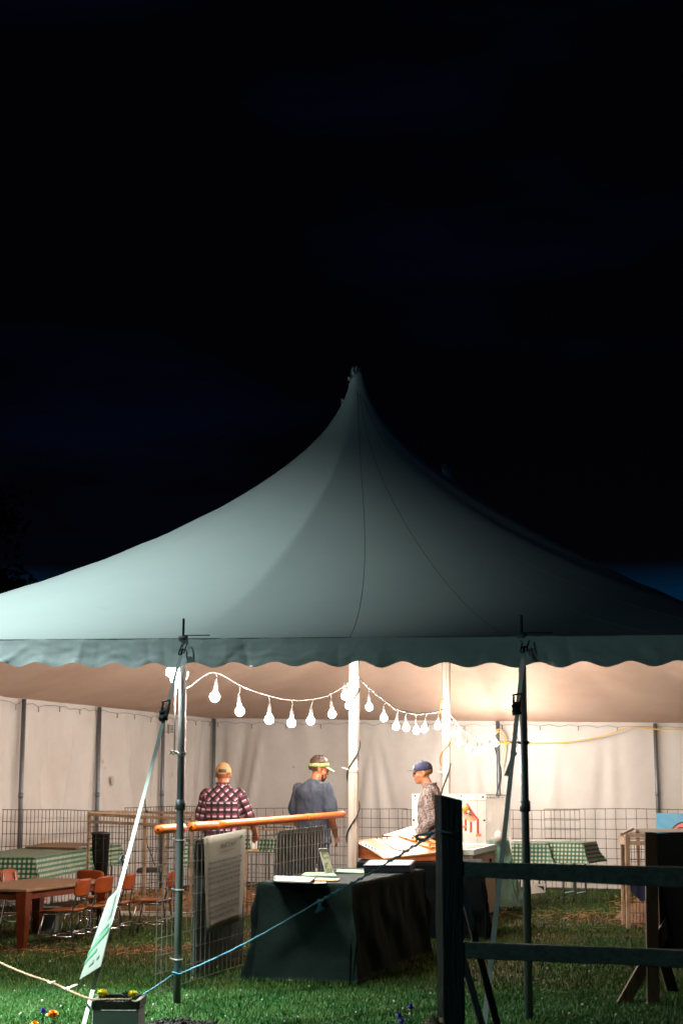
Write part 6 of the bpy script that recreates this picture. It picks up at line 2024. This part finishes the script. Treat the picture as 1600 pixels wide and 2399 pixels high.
    mesh_obj('trousers', vs_, fs_, M['jeans'], root, True)
    for sd in ('L', 'R'):
        an = J['an' + sd]; f_ = MB(); f_.ell(an + V((0, .06, -.045)), (.050, .145, .045)); f_.build('shoe', M['dark'], root, True)
    def q(x, y, z): return hc + Rm @ V((x, y, z))
    for sx in (-1, 1):
        MB().ell(q(sx * .030, .083, .0), (.013, .009, .009), Rm, 8, 6).build('eye', M['eye'], root, True)
    if hatfn: hatfn(root, q, Rm)
    return root
def dome(q, rx, ry, rz, cz, cy, z0, n=22, m=10, th=.006, sl=0.0):
    """cap shell: upper part of an ellipsoid above z0"""
    P_ = []
    for j in range(m + 1):
        e_ = math.asin(max(-1, min(1, (z0 - cz) / rz))); a2 = e_ + (math.pi / 2 - e_) * j / m
        row = []
        for i in range(n + 1):
            a = 2 * math.pi * i / n
            x = rx * math.cos(a) * math.cos(a2); y = ry * math.sin(a) * math.cos(a2)
            row.append(q(x, cy + y, cz + rz * math.sin(a2) + sl * y))
        P_.append(row)
    return MB().quadgrid(P_)
def bill(q, z, r0, length, droop=.25, w=.07, cy=-.01, curve=.3, up=0):
    P_ = []
    for j in range(7):
        t = j / 6; row = []
        for i in range(13):
            s_ = -1 + 2 * i / 12
            wx = w * (1 - .35 * t * t)
            y = cy + math.sqrt(max(0, r0 ** 2 - (s_ * w) ** 2)) + length * t * (1 - .25 * s_ * s_)
            row.append(q(s_ * wx, y, z - droop * length * t - curve * (s_ * wx) ** 2 * 3 + up))
        P_.append(row)
    return MB().quadgrid(P_)
def hair_cap(root, q, Rm, key, z0=-.045, front=.02, r=(.081, .099, .092), name='hair', disp=.006):
    mb = MB(); P_ = []
    for j in range(15):
        a2 = math.pi / 2 - (math.pi * .72) * j / 14
        row = []
        for i in range(33):
            a = 2 * math.pi * i / 32
            y = math.sin(a) * math.cos(a2)
            lim = -.75 if y < -.1 else (.25 + .3 * y)
            aa = max(a2, lim if y >= -.1 else -.62)
            nse = disp * mn.noise(Vector((a * 3, aa * 5, 2)))
            rr2 = 1 + nse / .09 - (.07 if a2 < aa - .02 else 0)
            row.append(q(r[0] * math.cos(a) * math.cos(aa) * rr2, -.014 + r[1] * math.sin(a) * math.cos(aa) * rr2, .035 + r[2] * math.sin(aa) * rr2))
        P_.append(row)
    return mb.quadgrid(P_).build(name, M[key], root, True)
def glasses(root, q):
    g_ = MB()
    for sx in (-1, 1):
        g_.tube([q(sx * .032 + .020 * math.cos(a), .098, .0 + .016 * math.sin(a)) for a in np.linspace(0, 6.283, 15)], .0018, 5)
        g_.tube([q(sx * .052, .097, .005), q(sx * .072, .06, .004), q(sx * .080, -.005, .004)], .0018, 5)
    g_.tube([q(-.012, .1, .003), q(.012, .1, .003)], .0018, 5)
    g_.build('glasses', M['lens'], root)
V3 = Vector
# --- man in plaid, from behind
def hat_tan(root, q, Rm):
    c = dome(q, .084, .100, .100, .032, -.014, .012, sl=.10).build('cap', M['tan'], root, True); md = c.modifiers.new('s', 'SOLIDIFY'); md.thickness = .004
    b_ = bill(q, .022, .095, .07).build('cap_bill', M['tan'], c, True); md = b_.modifiers.new('s', 'SOLIDIFY'); md.thickness = .004
    # strap opening at the back
    K = 12; mo = MB(); pts = []
    for i in range(9):
        a = R(-90 - 30 + 60 * i / 8); pts.append((a))
    rows_ = [[q(.0855 * math.cos(a) * k_, -.014 + .1025 * math.sin(a) * k_, z_) for a in pts] for z_, k_ in ((.014, 1.0), (.030, 1.0), (.048, .985))]
    mo.quadgrid(rows_); mo.build('cap_opening', M['hair'], c, True)
    rows_ = [[q(.087 * math.cos(a) * k_, -.014 + .104 * math.sin(a) * k_, z_) for a in pts] for z_, k_ in ((-.004, 1.0), (.012, 1.0))]
    MB().quadgrid(rows_).build('cap_strap', M['tan'], c, True)
    MB().ell(q(0, -.016, .133), (.008, .008, .005)).build('cap_button', M['tan'], c, True)
JA = dict(neck=V3((0, 0, 1.52)), head=V3((0, .025, 1.605)),
          shL=V3((-.175, -.015, 1.405)), elL=V3((-.245, .02, 1.11)), wrL=V3((-.20, .22, 1.03)), hdL=V3((.1, .9, -.2)), pnL=V3((0, 0, -1)),
          shR=V3((.175, -.015, 1.405)), elR=V3((.285, .0, 1.17)), wrR=V3((.33, .20, .995)), hdR=V3((-.2, .8, -.5)), pnR=V3((-.5, 0, -1)),
          knL=V3((-.10, .02, .49)), anL=V3((-.11, -.02, .09)), knR=V3((.10, .03, .49)), anR=V3((.12, -.01, .09)))
pA = W(522, 1900, 16.6)
person('man in a tan cap and plaid shirt with rolled sleeves, seen from behind', (pA.x, pA.y, 0.0), R(-2), JA, 'plaid', None, 'skin', dict(k=1.02, hem=.84, len=1.12, w=.052, disp=.010, seed=1, collar=True),
       0, R(-6), hat_tan, None)
# --- man with the visor
def hat_visor(root, q, Rm):
    hair_cap(root, q, Rm, 'hair', r=(.083, .102, .108), disp=.02)
    P_ = []
    for j in range(3):
        row = []
        for i in range(33):
            a = 2 * math.pi * i / 32; y = math.sin(a)
            row.append(q(.088 * math.cos(a), -.012 + .106 * y, .022 + .020 * j + .016 * y + (.008 * y if j else 0)))
        P_.append(row)
    c = MB().quadgrid(P_).build('visor_band', M['visor'], root, True); md = c.modifiers.new('s', 'SOLIDIFY'); md.thickness = .005
    b_ = bill(q, .040, .098, .078, droop=.35, w=.072, cy=-.004).build('visor_bill', M['visorbill'], c, True); md = b_.modifiers.new('s', 'SOLIDIFY'); md.thickness = .004
    glasses(root, q)
    bd_m = MB(); bd_m.ell(q(0, .050, -.090), (.042, .040, .030), Rm); bd_m.ell(q(0, .082, -.062), (.028, .015, .020), Rm)
    for sx in (-1, 1): bd_m.ell(q(sx * .050, .022, -.062), (.012, .035, .036), Rm)
    vs_, fs_ = remeshed(bd_m, .007, 2, .003, .01, 2)
    mesh_obj('beard', vs_, fs_, M['beard'], root, True)
JB = dict(neck=V3((0, .04, 1.52)), head=V3((0, .095, 1.612)),
          shL=V3((-.18, -.015, 1.405)), elL=V3((-.235, -.02, 1.12)), wrL=V3((-.21, .16, .93)), hdL=V3((.1, .6, -.7)), pnL=V3((.5, 0, -.3)),
          shR=V3((.18, -.015, 1.405)), elR=V3((.24, -.03, 1.12)), wrR=V3((.17, .16, .93)), hdR=V3((-.2, .6, -.7)), pnR=V3((-.5, 0, -.3)),
          knL=V3((-.10, .02, .49)), anL=V3((-.11, -.02, .09)), knR=V3((.10, .03, .49)), anR=V3((.12, -.01, .09)))
pB = W(735, 1900, 17.0)
o = person('bearded man in a lime visor and slate tee shirt, turned away to the right', (pB.x, pB.y, 0.0), R(-34), JB, 'tee', None, 'skin', dict(k=1.06, hem=.86, len=.72, w=.078, disp=.012, seed=4),
       R(-48), R(-12), hat_visor, None)
o.scale = (1.035,) * 3
# --- man in the navy cap, in profile
def hat_navy(root, q, Rm):
    hair_cap(root, q, Rm, 'hairb', r=(.082, .103, .092), disp=.008)
    c = dome(q, .087, .104, .088, .046, -.012, .030, sl=-.04).build('cap', M['navy'], root, True); md = c.modifiers.new('s', 'SOLIDIFY'); md.thickness = .004
    b_ = bill(q, .036, .098, .085, droop=-.02, w=.068, curve=.5).build('cap_bill', M['navy'], c, True); md = b_.modifiers.new('s', 'SOLIDIFY'); md.thickness = .004
    MB().ell(q(0, .092, .068), (.022, .008, .018), Rm).build('cap_patch', M['patch'], c, True)
    MB().ell(q(0, -.112, .052), (.02, .008, .012), Rm).build('cap_strap', M['patch'], c, True)
    MB().ell(q(0, -.012, .134), (.008, .008, .005)).build('cap_button', M['navy'], c, True)
    glasses(root, q)
JC = dict(neck=V3((0, .03, 1.53)), head=V3((0, .075, 1.63)),
          shL=V3((-.17, -.005, 1.40)), elL=V3((-.22, -.045, 1.13)), wrL=V3((-.18, .12, .945)), hdL=V3((.0, .75, -.55)), pnL=V3((.2, -.2, -1)), curlL=.25,
          shR=V3((.17, -.005, 1.40)), elR=V3((.22, .00, 1.12)), wrR=V3((.12, .17, .98)), hdR=V3((-.3, .8, -.4)), pnR=V3((0, 0, -1)),
          knL=V3((-.10, .02, .49)), anL=V3((-.11, -.02, .09)), knR=V3((.10, .03, .49)), anR=V3((.12, -.01, .09)))
pC = W(1006, 1900, 17.3)
person('young man in a navy cap and brown patterned shirt, in profile leaning on the table', (pC.x, pC.y, 0.0), R(80), JC, 'paisley', None, 'skinb', dict(k=1.0, hem=.93, len=1.93, w=.046, disp=.014, seed=7, collar=True),
       R(15), R(-4), hat_navy, None)

# ================================================================== trees beyond
def tree(label, x, y, h, cr, seed, dens_=2600):
    r = random.Random(seed)
    root = thing('dark_tree', label, 'tree', (x, y, 0), 0, 'dark trees on the horizon')
    MB().tube([Vector((x, y, 0)), Vector((x + .1, y, h * .4)), Vector((x, y, h * .75))], [cr * .09, cr * .06, cr * .02], 8).build('trunk', M['bark'], root, True)
    mb = MB()
    cl_ = []
    for k in range(26):
        a = r.uniform(0, 6.28); e_ = r.uniform(.28, 1.0); q = cr * math.sin(math.pi * min(1, (e_ - .1))) ** .6 * r.uniform(.3, .95)
        cl_.append((Vector((x + math.cos(a) * q, y + math.sin(a) * q, h * e_)), cr * r.uniform(.16, .34)))
    for c_, s_ in cl_[:10]: mb.tube([Vector((x, y, h * .35)), c_], [cr * .03, cr * .008], 5)
    mb.build('limbs', M['bark'], root)
    mb = MB()
    for k in range(int(dens_ * 2.5)):
        c_, s_ = r.choice(cl_); d = Vector((r.gauss(0, 1), r.gauss(0, 1), r.gauss(0, .8))); d = d.normalized() * (abs(r.gauss(.7, .35)))
        p = c_ + d * s_; w_ = cr * r.uniform(.03, .06); n1_ = Vector((r.gauss(0, 1), r.gauss(0, 1), r.gauss(0, 1))).normalized(); n2 = n1_.orthogonal().normalized()
        mb.add([p + n1_ * w_, p + n2 * w_ * .6, p - n1_ * w_, p - n2 * w_ * .6], [(0, 1, 2, 3)])
    o = mb.build('crown', M['leafdark'], root); o['kind'] = 'stuff'
    return root
# tall dark tree at the left edge, low ones behind
t0 = W(-40, 1330, 60); tree('big dark tree silhouetted at the left edge of the frame', t0.x - 1.3, 60, 13.4, 3.7, 2, 5200)
t1_ = W(62, 1420, 55); tree('lower dark tree against the blue strip, right of the big one', t1_.x, 55, 7.6, 1.6, 5)
t2_ = W(196, 1345, 70); tree('rounded dark tree just above the left roof line', t2_.x, 70, W(196, 1338, 70).z, 1.6, 8, 3000)
t3_ = W(152, 1385, 72); tree('small pointed dark tree beside the rounded one', t3_.x, 72, W(152, 1372, 72).z, .7, 11, 1200)

# yard lamp post that carries the flood light (outside the frame, left)
yl = thing('yard_lamp', 'tall yard flood lamp on a grey pole left of the frame', 'lamp', (LAMP.x - .3, LAMP.y, 0))
MB().tube([(LAMP.x - .3, LAMP.y, 0), (LAMP.x - .3, LAMP.y, LAMP.z + .25)], .05, 12).build('pole', M['pole'], yl, True)
dr = (LAMP_AIM - LAMP).normalized()
MB().bar((LAMP.x - .3, LAMP.y, LAMP.z + .2), LAMP - dr * .16 + Vector((0, 0, .12)), .03, .03).build('bracket', M['pole'], yl)
MB().bar(LAMP - dr * .28, LAMP - dr * .16, .22, .16).build('lamp_housing', M['lampcase'], yl)

yl2 = thing('fill_lamp', 'unseen fill lamp, added on a thin pole left of the camera', 'lamp', (LAMP2.x, LAMP2.y, 0))
MB().tube([(LAMP2.x, LAMP2.y, 0), (LAMP2.x, LAMP2.y, LAMP2.z - .14)], .03, 10).build('pole', M['pole'], yl2, True)
MB().lathe((LAMP2.x, LAMP2.y, LAMP2.z + .12), [(.12, 0), (.09, .04), (.02, .07)], 14).build('lamp_shade', M['lampcase'], yl2, True)
MB().tube([(LAMP2.x - .1, LAMP2.y - .1, LAMP2.z - .14), (LAMP2.x - .1, LAMP2.y - .1, LAMP2.z + .13)], .006, 6).build('lamp_bracket', M['lampcase'], yl2, True)

yl3 = thing('lawn_fill_lamp', 'added fill lamp facing down at the lawn, unseen just left of the frame', 'lamp', (LAMP3.x - .5, LAMP3.y, 0))
MB().tube([(LAMP3.x - .5, LAMP3.y, 0), (LAMP3.x - .5, LAMP3.y, LAMP3.z + .2), (LAMP3.x, LAMP3.y, LAMP3.z + .25)], .035, 10).build('pole', M['pole'], yl3, True)
MB().lathe((LAMP3.x, LAMP3.y, LAMP3.z + .14), [(.13, 0), (.12, .05), (.04, .10)], 14).build('lamp_shade', M['lampcase'], yl3, True)
